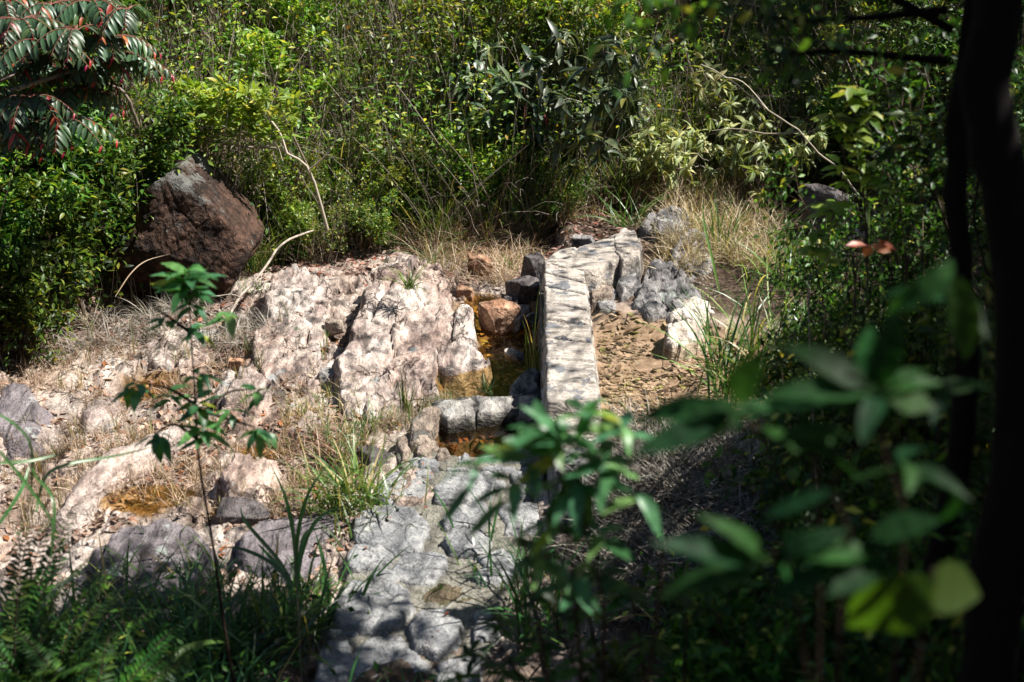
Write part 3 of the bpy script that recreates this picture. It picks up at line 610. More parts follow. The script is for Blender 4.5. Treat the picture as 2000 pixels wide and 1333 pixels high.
for i, (px, z, mat) in enumerate([
    ([(770, 850), (797, 842), (806, 868), (804, 892), (778, 892)], .1, 'tan'),
    ([(809, 848), (832, 843), (847, 856), (846, 878), (828, 888), (810, 880)], .115, 'tan'),
    ([(849, 872), (878, 870), (886, 890), (852, 896)], .085, 'tan'),
    ([(888, 884), (904, 874), (922, 880), (926, 897), (890, 898)], .1, 'paver'),
    ([(929, 888), (974, 880), (979, 897), (931, 900)], .085, 'paver'),
    ([(982, 878), (1020, 868), (1062, 874), (1062, 897), (984, 899)], .085, 'paver'),
    ([(790, 893), (830, 885), (862, 896), (860, 910), (812, 911)], .09, 'paver'),
    ([(864, 901), (930, 902), (930, 914), (870, 915)], .075, 'paver'),
    ([(934, 903), (1062, 901), (1062, 914), (936, 917)], .075, 'paver')]):
    masonry(basin, 'rim_stone', px, z, mat, 90 + i, base=-.2, rough=.016, edge=.035, round_=.02, st=.011, grow_px=3)
masonry(basin, 'mortar_bed', [(768, 852), (800, 838), (850, 862), (856, 884), (900, 890), (1062, 888), (1062, 921), (780, 918), (768, 892)], .052, 'mortar', 101, base=-.3, rough=.012, edge=.03)
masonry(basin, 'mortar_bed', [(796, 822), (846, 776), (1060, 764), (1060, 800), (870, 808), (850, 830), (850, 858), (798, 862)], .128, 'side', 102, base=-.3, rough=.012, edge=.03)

c = PZ(850, 1150, 0); walk = thing('stone_walkway', 'pale stone and mortar walkway running from the basin towards the viewer', 'walkway', (c[0], c[1], 0))
masonry(walk, 'mortar_bed', [(782, 912), (1066, 912), (1068, 1010), (1035, 1090), (990, 1200), (950, 1320), (930, 1480), (585, 1480), (606, 1333), (638, 1190), (683, 1085), (725, 985)], .035, 'mortar', 110, base=-.45, rough=.009, edge=.05, st=.02)
walkst = [
    ([(745, 940), (775, 924), (820, 926), (832, 950), (815, 975), (760, 980), (738, 968)], 'paver'),
    ([(778, 914), (815, 912), (845, 918), (830, 925), (786, 926)], 'paver'),
    ([(848, 945), (880, 922), (950, 918), (985, 935), (960, 960), (900, 972), (852, 970)], 'paver'),
    ([(1000, 922), (1060, 922), (1062, 965), (1010, 968)], 'paver'),
    ([(690, 1035), (705, 998), (760, 990), (806, 992), (832, 1015), (838, 1040), (815, 1068), (770, 1074), (742, 1060), (692, 1056)], 'paver'),
    ([(866, 1008), (890, 985), (945, 978), (958, 1000), (930, 1022), (876, 1022)], 'paver'),
    ([(975, 985), (1050, 980), (1052, 1030), (985, 1035)], 'paver'),
    ([(680, 1085), (692, 1062), (738, 1064), (764, 1080), (758, 1100), (690, 1106)], 'paver'),
    ([(868, 1050), (884, 1034), (940, 1036), (958, 1050), (940, 1072), (880, 1072)], 'paver'),
    ([(768, 1112), (790, 1082), (840, 1074), (872, 1085), (868, 1110), (840, 1134), (790, 1132)], 'paver'),
    ([(722, 1120), (740, 1106), (772, 1110), (776, 1126), (750, 1136)], 'paver'),
    ([(655, 1165), (680, 1132), (740, 1132), (795, 1148), (806, 1180), (780, 1212), (720, 1222), (664, 1215)], 'paver'),
    ([(826, 1150), (860, 1140), (915, 1145), (920, 1172), (870, 1180), (830, 1172)], 'brown'),
    ([(930, 1085), (980, 1070), (1010, 1090), (985, 1130), (936, 1128)], 'paver'),
    ([(800, 1215), (820, 1192), (880, 1190), (900, 1215), (890, 1255), (850, 1272), (806, 1256)], 'paver'),
    ([(698, 1262), (725, 1242), (785, 1240), (810, 1270), (836, 1290), (820, 1330), (700, 1335), (690, 1300)], 'paver'),
    ([(622, 1280), (640, 1250), (682, 1246), (690, 1280), (684, 1330), (625, 1335)], 'paver'),
    ([(855, 1290), (900, 1272), (940, 1280), (930, 1330), (860, 1335)], 'paver'),
    ([(760, 1345), (850, 1345), (860, 1400), (770, 1410)], 'paver'), ([(620, 1350), (740, 1345), (750, 1420), (630, 1420)], 'paver'),
    ([(925, 1190), (965, 1180), (975, 1225), (925, 1240)], 'paver'), ([(640, 1230), (648, 1222), (700, 1228), (690, 1240)], 'paver')]
for i, (px, mat) in enumerate(walkst):
    masonry(walk, 'stone', px, .074 + .012 * ((i * 7) % 3 - 1) - (.02 if mat == 'brown' else 0), mat, 120 + i, base=-.1, rough=.014, edge=.022, round_=.006, facets=1.5, amt=.05, grow_px=8, label='sunken mossy brown stone' if mat == 'brown' else None)

# ------------------------------------------------------------------ plants: builders
def shrub_parts(seed, R, Hh, nst=8, nsec=9, nleaf=26, leafL=.08, tpl=LEAF_S, style='spray', spread=.8, bare=.3, droop=0.0, stemr=.012, lw=1.0, lean=(0, 0)):
    rs = np.random.RandomState(seed); K = 9; s = np.linspace(0, 1, K)
    az = rs.rand(nst) * 6.283; rad = rs.uniform(.25, 1, nst) * spread
    base = np.stack([np.cos(az) * .10 * R, np.sin(az) * .10 * R, np.full(nst, -.08)], 1)
    P = base[:, None] + np.stack([np.cos(az)[:, None] * rad[:, None] * R * s ** 1.25, np.sin(az)[:, None] * rad[:, None] * R * s ** 1.25, (Hh * rs.uniform(.72, 1.0, nst))[:, None] * s ** .9], -1)
    P[..., 0] += lean[0] * s ** 1.5; P[..., 1] += lean[1] * s ** 1.5
    P = P + np.cumsum(rs.randn(nst, K, 3) * .022 * Hh * (s[None, :, None] > 0), 1)
    bt = [tubes(P, (stemr * rs.uniform(.6, 1.2, (nst, 1))) * (1 - .75 * s)[None])]
    N = nst * nsec; st = rs.uniform(bare, 1, N); mi = np.repeat(np.arange(nst), nsec); f = st * (K - 1); i0 = np.minimum(f.astype(int), K - 2); f = (f - i0)[:, None]
    Q = P[mi, i0] * (1 - f) + P[mi, i0 + 1] * f; T = nrm(P[mi, i0 + 1] - P[mi, i0])
    d = nrm(T * .5 + rs.randn(N, 3) * .75 + np.array([0, 0, .25]) + nrm(Q * [1, 1, 0]) * .4)
    Ls = R * rs.uniform(.25, .55, N) * (1.1 - .4 * st); k2 = np.linspace(0, 1, 4)
    S = Q[:, None] + d[:, None] * (Ls[:, None] * k2[None])[..., None]; S[..., 2] += (Ls[:, None] * k2 ** 2 * (.18 - droop)); S += rs.randn(N, 4, 3) * .02 * R * k2[None, :, None]
    bt.append(tubes(S, stemr * .38 * (1 - .7 * k2)[None]))
    # leaves
    n = nleaf; tt = rs.uniform(.2, 1, (N, n)); 
    if style == 'whorl': tt = 1 - .22 * rs.rand(N, n) ** 2
    if style == 'tips': tt = 1 - .6 * rs.rand(N, n) ** 1.5
    f = tt * 3; i0 = np.minimum(f.astype(int), 2); f = (f - i0)[..., None]; ar = np.arange(N)[:, None]
    A = S[ar, i0]; B = S[ar, i0 + 1]; X = A * (1 - f) + B * f; ax = nrm(B - A)
    X = X + rs.randn(N, n, 3) * (.07 * R if style != 'whorl' else .008)
    rd = rs.randn(N, n, 3); rd = nrm(rd - ax * np.sum(rd * ax, -1, keepdims=True))
    dl = nrm(ax * (.55 if style != 'whorl' else .35) + rd + np.array([0, 0, .12 - droop * 1.3]))
    up = nrm(np.array([.25, -.05, 1.0]) + rs.randn(N, n, 3) * .45)
    lv = place(tpl, X.reshape(-1, 3), dl.reshape(-1, 3), up.reshape(-1, 3), leafL * rs.uniform(.6, 1.2, N * n), lw)
    return join(bt), lv
PLANT_N = [0]
def shrub(name, label, cat, loc, bark, leaf, group=None, **k):
    (bv, bf), (lv, lf) = shrub_parts(**k); t = thing(name, label, cat, loc, group)
    o = np.array(t.location)
    mk('branches', bv + o, bf, M[bark], t, tuple(o)); mk('foliage', lv + o, lf, M[leaf], t, tuple(o)); return t

# ------------------------------------------------------------------ bank shrubs
cols = [(-1.0, 'over the left picture edge'), (0.0, 'at the far left'), (1.0, 'left of the dark boulder'), (2.0, 'above the dark boulder'), (3.0, 'right of the dark boulder'), (4.0, 'above the two pink slabs'), (5.0, 'above the amber pool'), (6.0, 'above the dam corner'), (7.0, 'above the grey sloping rock'), (8.0, 'right of the grey rocks'), (9.0, 'by the dark trunks'), (10.0, 'beyond the right trunk'), (11.0, 'past the right edge')]
col_u = [-120, 40, 190, 380, 560, 740, 930, 1110, 1300, 1480, 1680, 1860, 2060]
rows = [('at the bank foot', .55), ('low on the bank', 1.5), ('halfway up the bank', 2.6), ('high on the bank', 3.8), ('atop the bank', 5.2)]
kinds = {
    'green': dict(adj='mid-green small-leaved shrub', bark='twig', leaf='lf_green', k=dict(R=.75, Hh=1.7, nst=11, nsec=10, nleaf=24, leafL=.085, tpl=LEAF_S, style='spray', bare=.35)),
    'bright': dict(adj='bright yellow-green shrub', bark='bark_pale', leaf='lf_bright', k=dict(R=.8, Hh=1.5, nst=9, nsec=12, nleaf=22, leafL=.105, tpl=LEAF_M, style='tips', bare=.45)),
    'glossy': dict(adj='dense glossy green bush', bark='twig_dark', leaf='lf_glossy', k=dict(R=.85, Hh=1.4, nst=12, nsec=14, nleaf=30, leafL=.085, tpl=LEAF_M, style='tips', bare=.15)),
    'dark': dict(adj='dark leafy shrub', bark='twig_dark', leaf='lf_dark', k=dict(R=.9, Hh=1.9, nst=9, nsec=12, nleaf=30, leafL=.08, tpl=LEAF_S, style='spray', bare=.3)),
    'thin': dict(adj='thin open shrub with bare pale stems', bark='twig', leaf='lf_green', k=dict(R=.6, Hh=1.7, nst=16, nsec=7, nleaf=11, leafL=.06, tpl=LEAF_S, style='tips', bare=.35, stemr=.009)),
    'droop': dict(adj='shrub with drooping grey-green lance leaves', bark='twig', leaf='lf_grey', k=dict(R=.75, Hh=1.9, nst=8, nsec=8, nleaf=11, leafL=.21, tpl=LEAF_D, style='whorl', bare=.5, droop=.45)),
    'pale': dict(adj='wiry shrub with pale yellowish leaf rosettes', bark='twig', leaf='lf_pale', k=dict(R=.7, Hh=.95, nst=9, nsec=5, nleaf=9, leafL=.15, tpl=LEAF_D, style='whorl', bare=.5, droop=.3)),
    'wither': dict(adj='withered brown-leaved shrub', bark='twig_dark', leaf='lf_brown', k=dict(R=.7, Hh=1.4, nst=9, nsec=10, nleaf=18, leafL=.08, tpl=LEAF_S, style='spray', bare=.2, droop=.2)),
}
#          cols: -1        0         1         2         3         4        5        6        7         8        9        10       11
lay = [['glossy', 'glossy', 'glossy', None, 'thin', 'green', 'green', 'thin', None, 'thin', 'dark', 'green', 'dark'],
       ['dark', 'glossy', 'dark', 'thin', 'bright', 'thin', 'green', 'green', 'wither', 'pale', 'thin', 'dark', 'dark'],
       ['dark', 'dark', 'dark', 'bright', 'green', 'thin', 'thin', 'green', 'wither', 'thin', 'green', 'thin', 'dark'],
       ['dark', 'dark', 'green', 'green', 'bright', 'green', 'green', 'droop', 'droop', 'dark', 'green', 'dark', 'dark'],
       ['dark', 'green', 'dark', 'green', 'green', 'green', 'bright', 'dark', 'dark', 'green', 'dark', 'green', 'dark']]
protos = {}
rs = np.random.RandomState(77)
for r, (rlab, dd) in enumerate(rows):
    for ci, kd in enumerate(lay[r]):
        if kd is None: continue
        K = kinds[kd]; y0 = 14.5
        for _ in range(6):
            x = (col_u[ci] - 1000) / FPX * math.hypot(y0, 3.0) + .0; y0 = float(yfoot(x)) + dd
        x += rs.uniform(-.25, .25); y = y0 + rs.uniform(-.2, .2); z = float(hsm(x, y)); s = rs.uniform(.85, 1.15) * (.75 if r == 0 else (1.0, 1.0, 1.1, 1.25, 1.6)[r])
        if ci <= 3 and r == 0: s *= 1.1
        lab = '%s %s, %s' % (K['adj'], rlab, cols[ci][1]); key = (kd, (r + ci) % 2)
        if key not in protos:
            protos[key] = shrub('bank_shrub', lab, 'shrub', (x, y, z), K['bark'], K['leaf'], 'shrubs crowding the far bank', seed=200 + len(protos), **K['k'])
            protos[key].rotation_euler = (0, 0, rs.rand() * 6.28); protos[key].scale = (s, s, s)
        else: copy_tree(protos[key], (x, y, z), lab, rs.rand() * 6.28, s)

# ------------------------------------------------------------------ particular plants on the bank
p = PT(640, 440); y = p[1] - .95
t = thing('leaning_shrub', 'leaning shrub with pale twisted branches and bright leaves above the boulder', 'shrub', (p[0], y, p[2]))
def traced(px, dep, r0, r1, K=14, sides=5):
    P = spline([PY(a, b, dep[i] if isinstance(dep, (list, tuple)) else dep) for i, (a, b) in enumerate(px)], K); return tubes(P[None], np.linspace(r0, r1, K)[None], sides)
br = [traced([(640, 450), (605, 335), (560, 300), (500, 268), (430, 245), (380, 215)], y, .016, .006), traced([(560, 300), (540, 250), (480, 190), (430, 160)], y, .014, .005),
      traced([(500, 268), (440, 262), (370, 240), (322, 242)], y, .013, .004), traced([(540, 290), (450, 285), (395, 268), (340, 275)], y - .15, .012, .004),
      traced([(605, 335), (560, 240), (530, 180), (520, 165)], y + .1, .014, .005), traced([(430, 245), (380, 190), (350, 175)], y, .009, .003), traced([(480, 255), (455, 215), (400, 185)], y, .009, .003),
      traced([(600, 335), (640, 300), (660, 260)], y, .01, .004)]
rs = np.random.RandomState(3); tips = []
for _ in range(150):
    a = rs.rand(); tips.append(PY(330 + 230 * a + rs.randn() * 14, 150 + 95 * rs.rand() + 65 * max(0, a - .45) + (40 * (1 - a)) * rs.rand(), y + rs.uniform(-.35, .35)))
tips = np.array(tips); X = np.repeat(tips, 10, 0) + rs.randn(len(tips) * 10, 3) * .02; d = nrm(rs.randn(len(X), 3) * [1, 1, .6] + [0, 0, .55])
lv = place(LEAF_M, X, d, nrm(np.array([.2, 0, 1]) + rs.randn(len(X), 3) * .4), .115 * rs.uniform(.6, 1.2, len(X)))
tw = [tubes(np.stack([q + [.25 * rs.randn(), .1 * rs.randn(), -.22], q + [.05 * rs.randn(), 0, -.1], q])[None], np.array([[.004, .003, .002]])) for q in tips[::2]]
V, F = join(br + tw); mk('branches', V, F, M['twig'], t, tuple(t.location)); mk('foliage', *lv, M['lf_bright'], t, tuple(t.location))
# bare white curved branch leaning on the bedrock
def stick(label, px, ys, r0, r1, mat='bark_pale', extra=(), name='dead_branch'):
    pts = [PY(a, b, yy) for (a, b), yy in zip(px, ys)]; P = spline(pts, 22); P += np.random.RandomState(len(label)).randn(*P.shape) * .004
    prt = [tubes(P[None], np.linspace(r0, r1, 22)[None], 6)]
    for (q, yy, a, b) in extra: prt.append(tubes(spline([PY(e, f, y_) for (e, f), y_ in zip(q, yy)], 9)[None], np.linspace(a, b, 9)[None], 4))
    V, F = join(prt); return tag(mk(name, V, F, M[mat], origin=tuple(pts[0])), label, 'branch')
stick('bare white curved branch leaning from the bedrock up to the shrubs', [(415, 690), (440, 640), (462, 590), (505, 540), (540, 490), (570, 465), (612, 452)], [10.0, 10.15, 10.4, 10.8, 11.2, 11.5, 12.0], .014, .010,
      extra=[([(440, 640), (425, 655), (380, 665), (365, 680)], [10.15, 10.1, 10.0, 9.9], .006, .003), ([(470, 582), (450, 575), (400, 580), (350, 560), (340, 575)], [10.45, 10.4, 10.3, 10.3, 10.3], .006, .003), ([(448, 620), (415, 600), (385, 575), (370, 560)], [10.2, 10.3, 10.4, 10.4], .005, .002)])
stick('thin crooked dead branch above the grassy bank in front of the trunks', [(1740, 445), (1680, 385), (1640, 330), (1600, 300), (1560, 255), (1500, 215), (1440, 165), (1370, 125)], [12.6] * 8, .013, .006, 'twig', extra=[([(1560, 258), (1500, 262), (1440, 252), (1390, 256)], [12.6] * 4, .010, .004), ([(1500, 215), (1450, 160), (1400, 150)], [12.6] * 3, .006, .003)])
stick('grey bare branch tip poking in from the upper left foliage', [(270, 242), (245, 185), (215, 165), (185, 140), (120, 190), (60, 215)], [10.9, 10.8, 10.8, 10.7, 10.6, 10.5], .016, .008, 'bark', extra=[([(245, 185), (262, 150), (280, 125)], [10.8] * 3, .007, .003)])
stick('dark thin forked branch high above the amber pool', [(690, 130), (735, 85), (775, 50), (810, 20), (830, -10)], [14.0] * 5, .014, .006, 'stem_dark', extra=[([(735, 85), (742, 40), (755, -10)], [14.0] * 3, .009, .004)])
stick('pale arched bare branch among the drooping lance leaves', [(1010, 160), (1050, 165), (1090, 158), (1130, 145), (1180, 155), (1260, 205), (1330, 290)], [14.3] * 7, .009, .004, 'bark_pale')
stick('pale horizontal stick on the dead grass behind the pool', [(990, 455), (1050, 462), (1100, 470), (1150, 472)], [13.3, 13.2, 13.1, 13.0], .009, .006, 'twig')
# fallen brown frond standing by the leaning shrub
p = PT(610, 380)
V, F = blades(np.random.RandomState(2), PY(612, 425, p[1]) + np.random.RandomState(1).randn(26, 3) * .03, np.random.RandomState(4).rand(26) * 6.28, np.full(26, .95) * np.random.RandomState(5).uniform(.5, 1.1, 26), np.random.RandomState(6).uniform(0, .35, 26), np.random.RandomState(7).uniform(.0, .6, 26), np.full(26, .03))
tag(mk('withered_clump', V, F, M['lf_brown'], origin=tuple(PY(612, 425, p[1]))), 'upright withered red-brown clump right of the dark boulder', 'plant')

def pinnate(paths, nL, L, drop, rs, tpl=LEAF_M, taper=True, side=.9, lw=1.0):
    """compound leaves: leaflets in pairs along each rib path"""
    X = []; D = []; U = []; S = []
    for P in paths:
        K = len(P); T = nrm(np.gradient(P, axis=0)); up = np.array([0, 0, 1.0])
        for i in range(nL):
            t = .12 + .88 * (i + .5) / nL; f = t * (K - 1); k = min(int(f), K - 2); q = P[k] + (P[k + 1] - P[k]) * (f - k); tt = T[k]
            sd = np.cross(tt, up); sd = sd / max(np.linalg.norm(sd), 1e-6); sz = L * ((math.sin(math.pi * min(1, t * .85 + .12)) ** .6) if taper else 1)
            for sg in (-1, 1):
                X.append(q); D.append(sd * sg * side + tt * .5 - up * drop + rs.randn(3) * .1); U.append(np.cross(tt, sd * sg) * sg * -1 + up * .8 + rs.randn(3) * .15); S.append(sz * rs.uniform(.85, 1.1))
    return place(tpl, np.array(X), np.array(D), np.array(U), np.array(S), lw)
# sumac at the upper left
rs = np.random.RandomState(12); y = 9.3
t = thing('sumac', 'tall sumac with drooping compound leaves turning red, upper left', 'shrub', (PT(-60, 640)[0] - .6, y, float(hsm(PT(-60, 640)[0] - .6, y))))
b0 = np.array(t.location); heads = [(40, 40), (150, 60), (215, 75), (110, 110), (30, 120), (190, 120), (60, 190), (140, 175), (20, 235), (250, 20), (100, 10), (-30, 60), (180, 5), (120, 235), (-20, 180), (80, 80), (230, 110), (10, 5), (150, 130), (60, 250)]
br = []; ribs = []
for (a, b) in heads:
    hp = PY(a, b, y + rs.uniform(-.4, .4)); P = spline([b0, b0 + (hp - b0) * .5 + [-.3, 0, .35], hp], 12); br.append(tubes(P[None], np.linspace(.02, .007, 12)[None], 4))
    for k in range(11):
        az = rs.rand() * 6.28; Lr = rs.uniform(.26, .42); d = np.array([math.cos(az), math.sin(az), .45]); s = np.linspace(0, 1, 7)[:, None]
        ribs.append(hp + d * Lr * s - np.array([0, 0, 1]) * Lr * .85 * s ** 2)
V, F = join(br); mk('branches', V, F, M['twig'], t, tuple(b0))
for rb in ribs:
    V, F = join([tubes(rb[None], np.linspace(.004, .002, 7)[None]), pinnate([rb], 8, .135, .55, rs, LEAF_L)])
    mk('compound_leaf', V, F, [M['lf_sumac'], M['stem_red'], M['lf_red']], t, tuple(b0), mi=np.where(np.arange(len(F)) < 18, 1, np.where(np.repeat(rs.rand(len(F) // 10 + 3), 10)[:len(F) + 2][2:] < .07, 2, 0)))

# tall reddish sapling in the middle of the bank
p = PT(1045, 455)
t = thing('red_stem_sapling', 'slender reddish-stemmed sapling with a few crimson leaves mid bank', 'sapling', p); yy = p[1]
P = spline([PY(1060, 455, yy), PY(1035, 360, yy), PY(1022, 270, yy), PY(1025, 200, yy), PY(1020, 130, yy)], 16); V, F = tubes(P[None], np.linspace(.012, .004, 16)[None], 5); mk('stem', V, F, M['stem_red'], t, tuple(t.location))
rs = np.random.RandomState(8); ribs = [np.array([P[k] + (np.array([sg, -.2, .35]) * .35 * q - np.array([0, 0, .22]) * q * q) for q in np.linspace(0, 1, 6)]) for k, sg in ((9, 1), (9, -1), (11, 1.1), (11, -1), (8, .9), (12, -.8), (10, 1.3))]
mk('foliage', *pinnate(ribs, 4, .15, .7, rs, LEAF_L), M['lf_sumac'], t, tuple(t.location))
# the tall shrub with long drooping leaves, and the pale rosettes
for (u, v, hh, R_, LL, kd, leaf, lab, sd) in ((1150, 390, 2.0, .8, .22, 'droop', 'lf_grey', 'tall shrub with long drooping grey-green leaves above the dam corner', 401), (970, 360, 1.5, .45, .22, 'droop', 'lf_grey', 'narrow shrub with drooping lance leaves left of the tall drooping one', 402),
        (1330, 400, 1.0, .6, .14, 'pale', 'lf_pale', 'sunlit shrub with pale drooping rosettes above the grey rocks', 403), (1500, 410, 1.1, .55, .14, 'pale', 'lf_pale', 'sunlit rosette-leaved shrub beside the long crooked branch', 404), (1420, 360, 1.3, .6, .13, 'pale', 'lf_pale', 'taller pale rosette shrub between its two sunlit neighbours', 405)):
    k = dict(kinds[kd]['k']); k.update(R=R_, Hh=hh, leafL=LL, seed=sd, nsec=k['nsec'] + 1); shrub('rosette_shrub', lab, 'shrub', PT(u, v), 'twig', leaf, None, **k)
# low leafy plants at the bank foot, in view
rs = np.random.RandomState(21)
low = [(700, 470, 'green', 'low bushy plant on the bank foot over the leaning slab', .55), (820, 440, 'glossy', 'low rounded green plant behind the grass-tufted slab', .55), (895, 455, 'green', 'leafy plant directly above the pool back edge', .5),
       (640, 520, 'thin', 'sprawling small-leaved plant between the boulder and the slabs', .5), (970, 420, 'glossy', 'bluish-green leafy plant left of the red-stemmed sapling', .6), (1100, 435, 'thin', 'small leafy plant behind the dam corner', .5),
       (680, 445, 'pale', 'pale yellowish plant leaning over the leaning slab', .7), (180, 560, 'glossy', 'glossy low bush in front of the dark thicket left of the boulder', .9), (70, 600, 'glossy', 'glossy low bush at the far left over the bedrock', .95),
       (20, 480, 'glossy', 'bright glossy bush spilling over the left edge', 1.1), (225, 480, 'glossy', 'glossy bush touching the left side of the boulder', .85), (1260, 380, 'pale', 'wiry pale-leaved plant above the dam end', .8),
       (1390, 350, 'pale', 'pale rosette-leaved plant above the flat grey rock', .95), (1520, 380, 'pale', 'pale rosette-leaved plant at the right grassy bank', .95), (1450, 300, 'pale', 'taller pale rosette-leaved plant behind the grassy bank', 1.2),
       (130, 420, 'glossy', 'shiny leafy bush below the sumac', 1.15), (590, 500, 'bright', 'low bright plant spreading behind the leaning slab', .5), (735, 505, 'green', 'low plant creeping over the back of the broad slab', .42), (560, 470, 'green', 'low green plant right of the dark boulder foot', .55), (760, 460, 'bright', 'light green plant between the grass fountain and the bank', .5), (930, 440, 'green', 'leafy knee-high plant over the squarish brown stone', .55), (1015, 450, 'green', 'leafy plant at the red-stemmed sapling foot', .5), (1085, 445, 'glossy', 'dark shiny plant behind the grey stone of the dam end', .45), (1180, 330, 'droop', 'grey-green lance-leaved plant above the dam corner', .6)]
for (u, v, kd, lab, s) in low:
    p = PT(u, v); copy_tree(protos[(kd, 0)] if (kd, 0) in protos else protos[(kd, 1)], p, lab, rs.rand() * 6.28, s)['group'] = 'low plants along the bank foot'

# dead stalks, climbers and ground plants of the bank: beyond counting
rs = np.random.RandomState(31)
def bank_pts(n, d0, d1, u0=-60, u1=2060, pw=1.0):
    x = rs.uniform(-6.8, 6.8, n * 2); d = d0 + (d1 - d0) * rs.rand(n * 2) ** pw; y = yfoot(x) + d; u = 1000 + FPX * x / np.hypot(y, 3.0); k = (u > u0) & (u < u1); x = x[k][:n]; y = y[k][:n]
    return np.stack([x, y, terrain(x, y)], 1)
B = bank_pts(6500, .1, 4.5, pw=.8); n = len(B); s = np.linspace(0, 1, 6); Hs = rs.uniform(.4, 1.7, n); ln = rs.randn(n, 2) * .28
P = B[:, None] + np.stack([ln[:, :1] * Hs[:, None] * s ** 1.3, ln[:, 1:] * Hs[:, None] * s ** 1.3, Hs[:, None] * s], -1) + np.cumsum(rs.randn(n, 6, 3) * .014, 1)
V, F = tubes(P, (rs.uniform(.0025, .0085, n)[:, None]) * (1 - .6 * s)); tag(mk('dead_stalks', V, F, M['twig']), 'thin pale dead stalks standing all over the far bank', None, None, 'stuff')
B = bank_pts(900, -.15, .7, 560, 1600); n = len(B); s = np.linspace(0, 1, 6); Hs = rs.uniform(.4, 1.3, n); ln = rs.randn(n, 2) * .4
P = B[:, None] + np.stack([ln[:, :1] * Hs[:, None] * s ** 1.5, ln[:, 1:] * Hs[:, None] * s ** 1.5, Hs[:, None] * s], -1) + np.cumsum(rs.randn(n, 6, 3) * .014, 1)
V, F = tubes(P, (rs.uniform(.002, .005, n)[:, None]) * (1 - .6 * s)); tag(mk('dead_stalks', V, F, M['twig']), 'pale dead stalks along the foot of the bank', None, None, 'stuff')
C_ = bank_pts(110, -.1, .9, 560, 1600); V, F = blades(rs, np.repeat(C_, 24, 0) + rs.randn(len(C_) * 24, 3) * [.05, .05, 0], rs.rand(len(C_) * 24) * 6.28, rs.uniform(.4, 1.1, len(C_) * 24), rs.uniform(.05, .7, len(C_) * 24), rs.uniform(.3, 1.6, len(C_) * 24), np.full(len(C_) * 24, .009), 7, .3)
tag(mk('grass', V, F, M['gr_green']), 'long green grass leaning down from the bank to the rocks', None, None, 'stuff')
# tangled arching twigs
B = bank_pts(1300, .0, 3.2, 500, 1800); n = len(B); Ls = rs.uniform(.5, 1.4, n); az = rs.rand(n) * 6.28; s = np.linspace(0, 1, 8)
P = B[:, None] + np.stack([np.cos(az)[:, None] * Ls[:, None] * s, np.sin(az)[:, None] * Ls[:, None] * .6 * s, (Ls * rs.uniform(.4, 1.3, n))[:, None] * (s - .6 * s ** 2) * 1.3], -1) + np.cumsum(rs.randn(n, 8, 3) * .012, 1)
V, F = tubes(P, rs.uniform(.002, .005, n)[:, None] * (1 - .5 * s)); tag(mk('tangled_twigs', V, F, M['twig']), 'tangle of arching dry twigs over the bank', None, None, 'stuff')
# leafy undergrowth
B = bank_pts(3800, .05, 4.8); n = len(B); B[:, 2] += rs.uniform(.05, 1.5, n); X = (B[:, None] + rs.randn(n, 14, 3) * [.11, .11, .09]).reshape(-1, 3)
V, F = place(LEAF_S, X, nrm(rs.randn(len(X), 3) * [1, 1, .5]), nrm(np.array([.3, -.1, 1]) + rs.randn(len(X), 3) * .5), .065 * rs.uniform(.6, 1.4, len(X))); tag(mk('undergrowth', V, F, M['lf_green']), 'mixed small-leaved undergrowth covering the bank', None, None, 'stuff')
# grasses
def grass(name, label, B, L, w, mat, th=(0, .5), curl=(.3, 1.6), K=6, kind='stuff', cat=None, az=None, group=None, origin=None):
    n = len(B); a = rs.rand(n) * 6.28 if az is None else az + rs.randn(n) * .7
    V, F = blades(rs, B, a, rs.uniform(*L, n), rs.uniform(*th, n), rs.uniform(*curl, n), rs.uniform(w * .6, w * 1.2, n), K, .25)
    return tag(mk(name, V, F, M[mat], origin=origin or (0, 0, 0)), label, cat, group, kind)
def tufts(centres, per, spread): return (np.repeat(centres, per, 0) + rs.randn(len(centres) * per, 3) * [spread, spread, 0])
C_ = bank_pts(260, -.15, 1.6, 450, 1800, 1.0); grass('grass', 'green arching grass along the foot of the bank', tufts(C_, 26, .05), (.3, .8), .009, 'gr_green', (.0, .7), (.4, 1.7))
C_ = bank_pts(310, -.25, 1.1, 560, 1750, 1.0); grass('dry_grass', 'dry straw-coloured grass along the foot of the bank', tufts(C_, 40, .07), (.15, .6), .006, 'gr_dry', (.1, 1.1), (.4, 1.8))
C_ = bank_pts(190, .1, 2.4, 560, 1800); grass('tall_grass', 'tall upright green blades among the bank shrubs', tufts(C_, 12, .04), (.6, 1.3), .014, 'gr_green', (.0, .3), (.1, .9))
# dry grass scattered on the bedrock
rs = np.random.RandomState(41)
C_ = on_ground(rs, 430, (0, 640, 620, 1000)); k = (fbm(C_[:, 0] * 1.2, C_[:, 1] * .9, 4, 12) > -.1); C_ = C_[k]
grass('dry_grass', 'short straw tufts in the cracks of the bedrock', tufts(C_, 22, .03), (.05, .2), .0045, 'gr_dry', (.0, 1.2), (.2, 1.2))
C_ = on_ground(rs, 60, (0, 640, 640, 1000)); grass('grass', 'thin fresh grass tufts in the cracks of the bedrock', tufts(C_, 12, .015), (.1, .28), .005, 'gr_mix', (.0, .3), (.1, .8))
C_ = on_ground(rs, 55, (560, 760, 900, 850)); grass('dry_grass', 'straw tufts on the ledges behind the basin', tufts(C_, 20, .04), (.06, .24), .005, 'gr_mix', (.0, 1.0), (.2, 1.2))
C_ = on_ground(rs, 90, (80, 600, 560, 700)); grass('dry_grass', 'grey straw mats below the dark boulder', tufts(C_, 30, .08), (.1, .38), .005, 'gr_strawgrey', (.6, 1.3), (.2, 1.0))
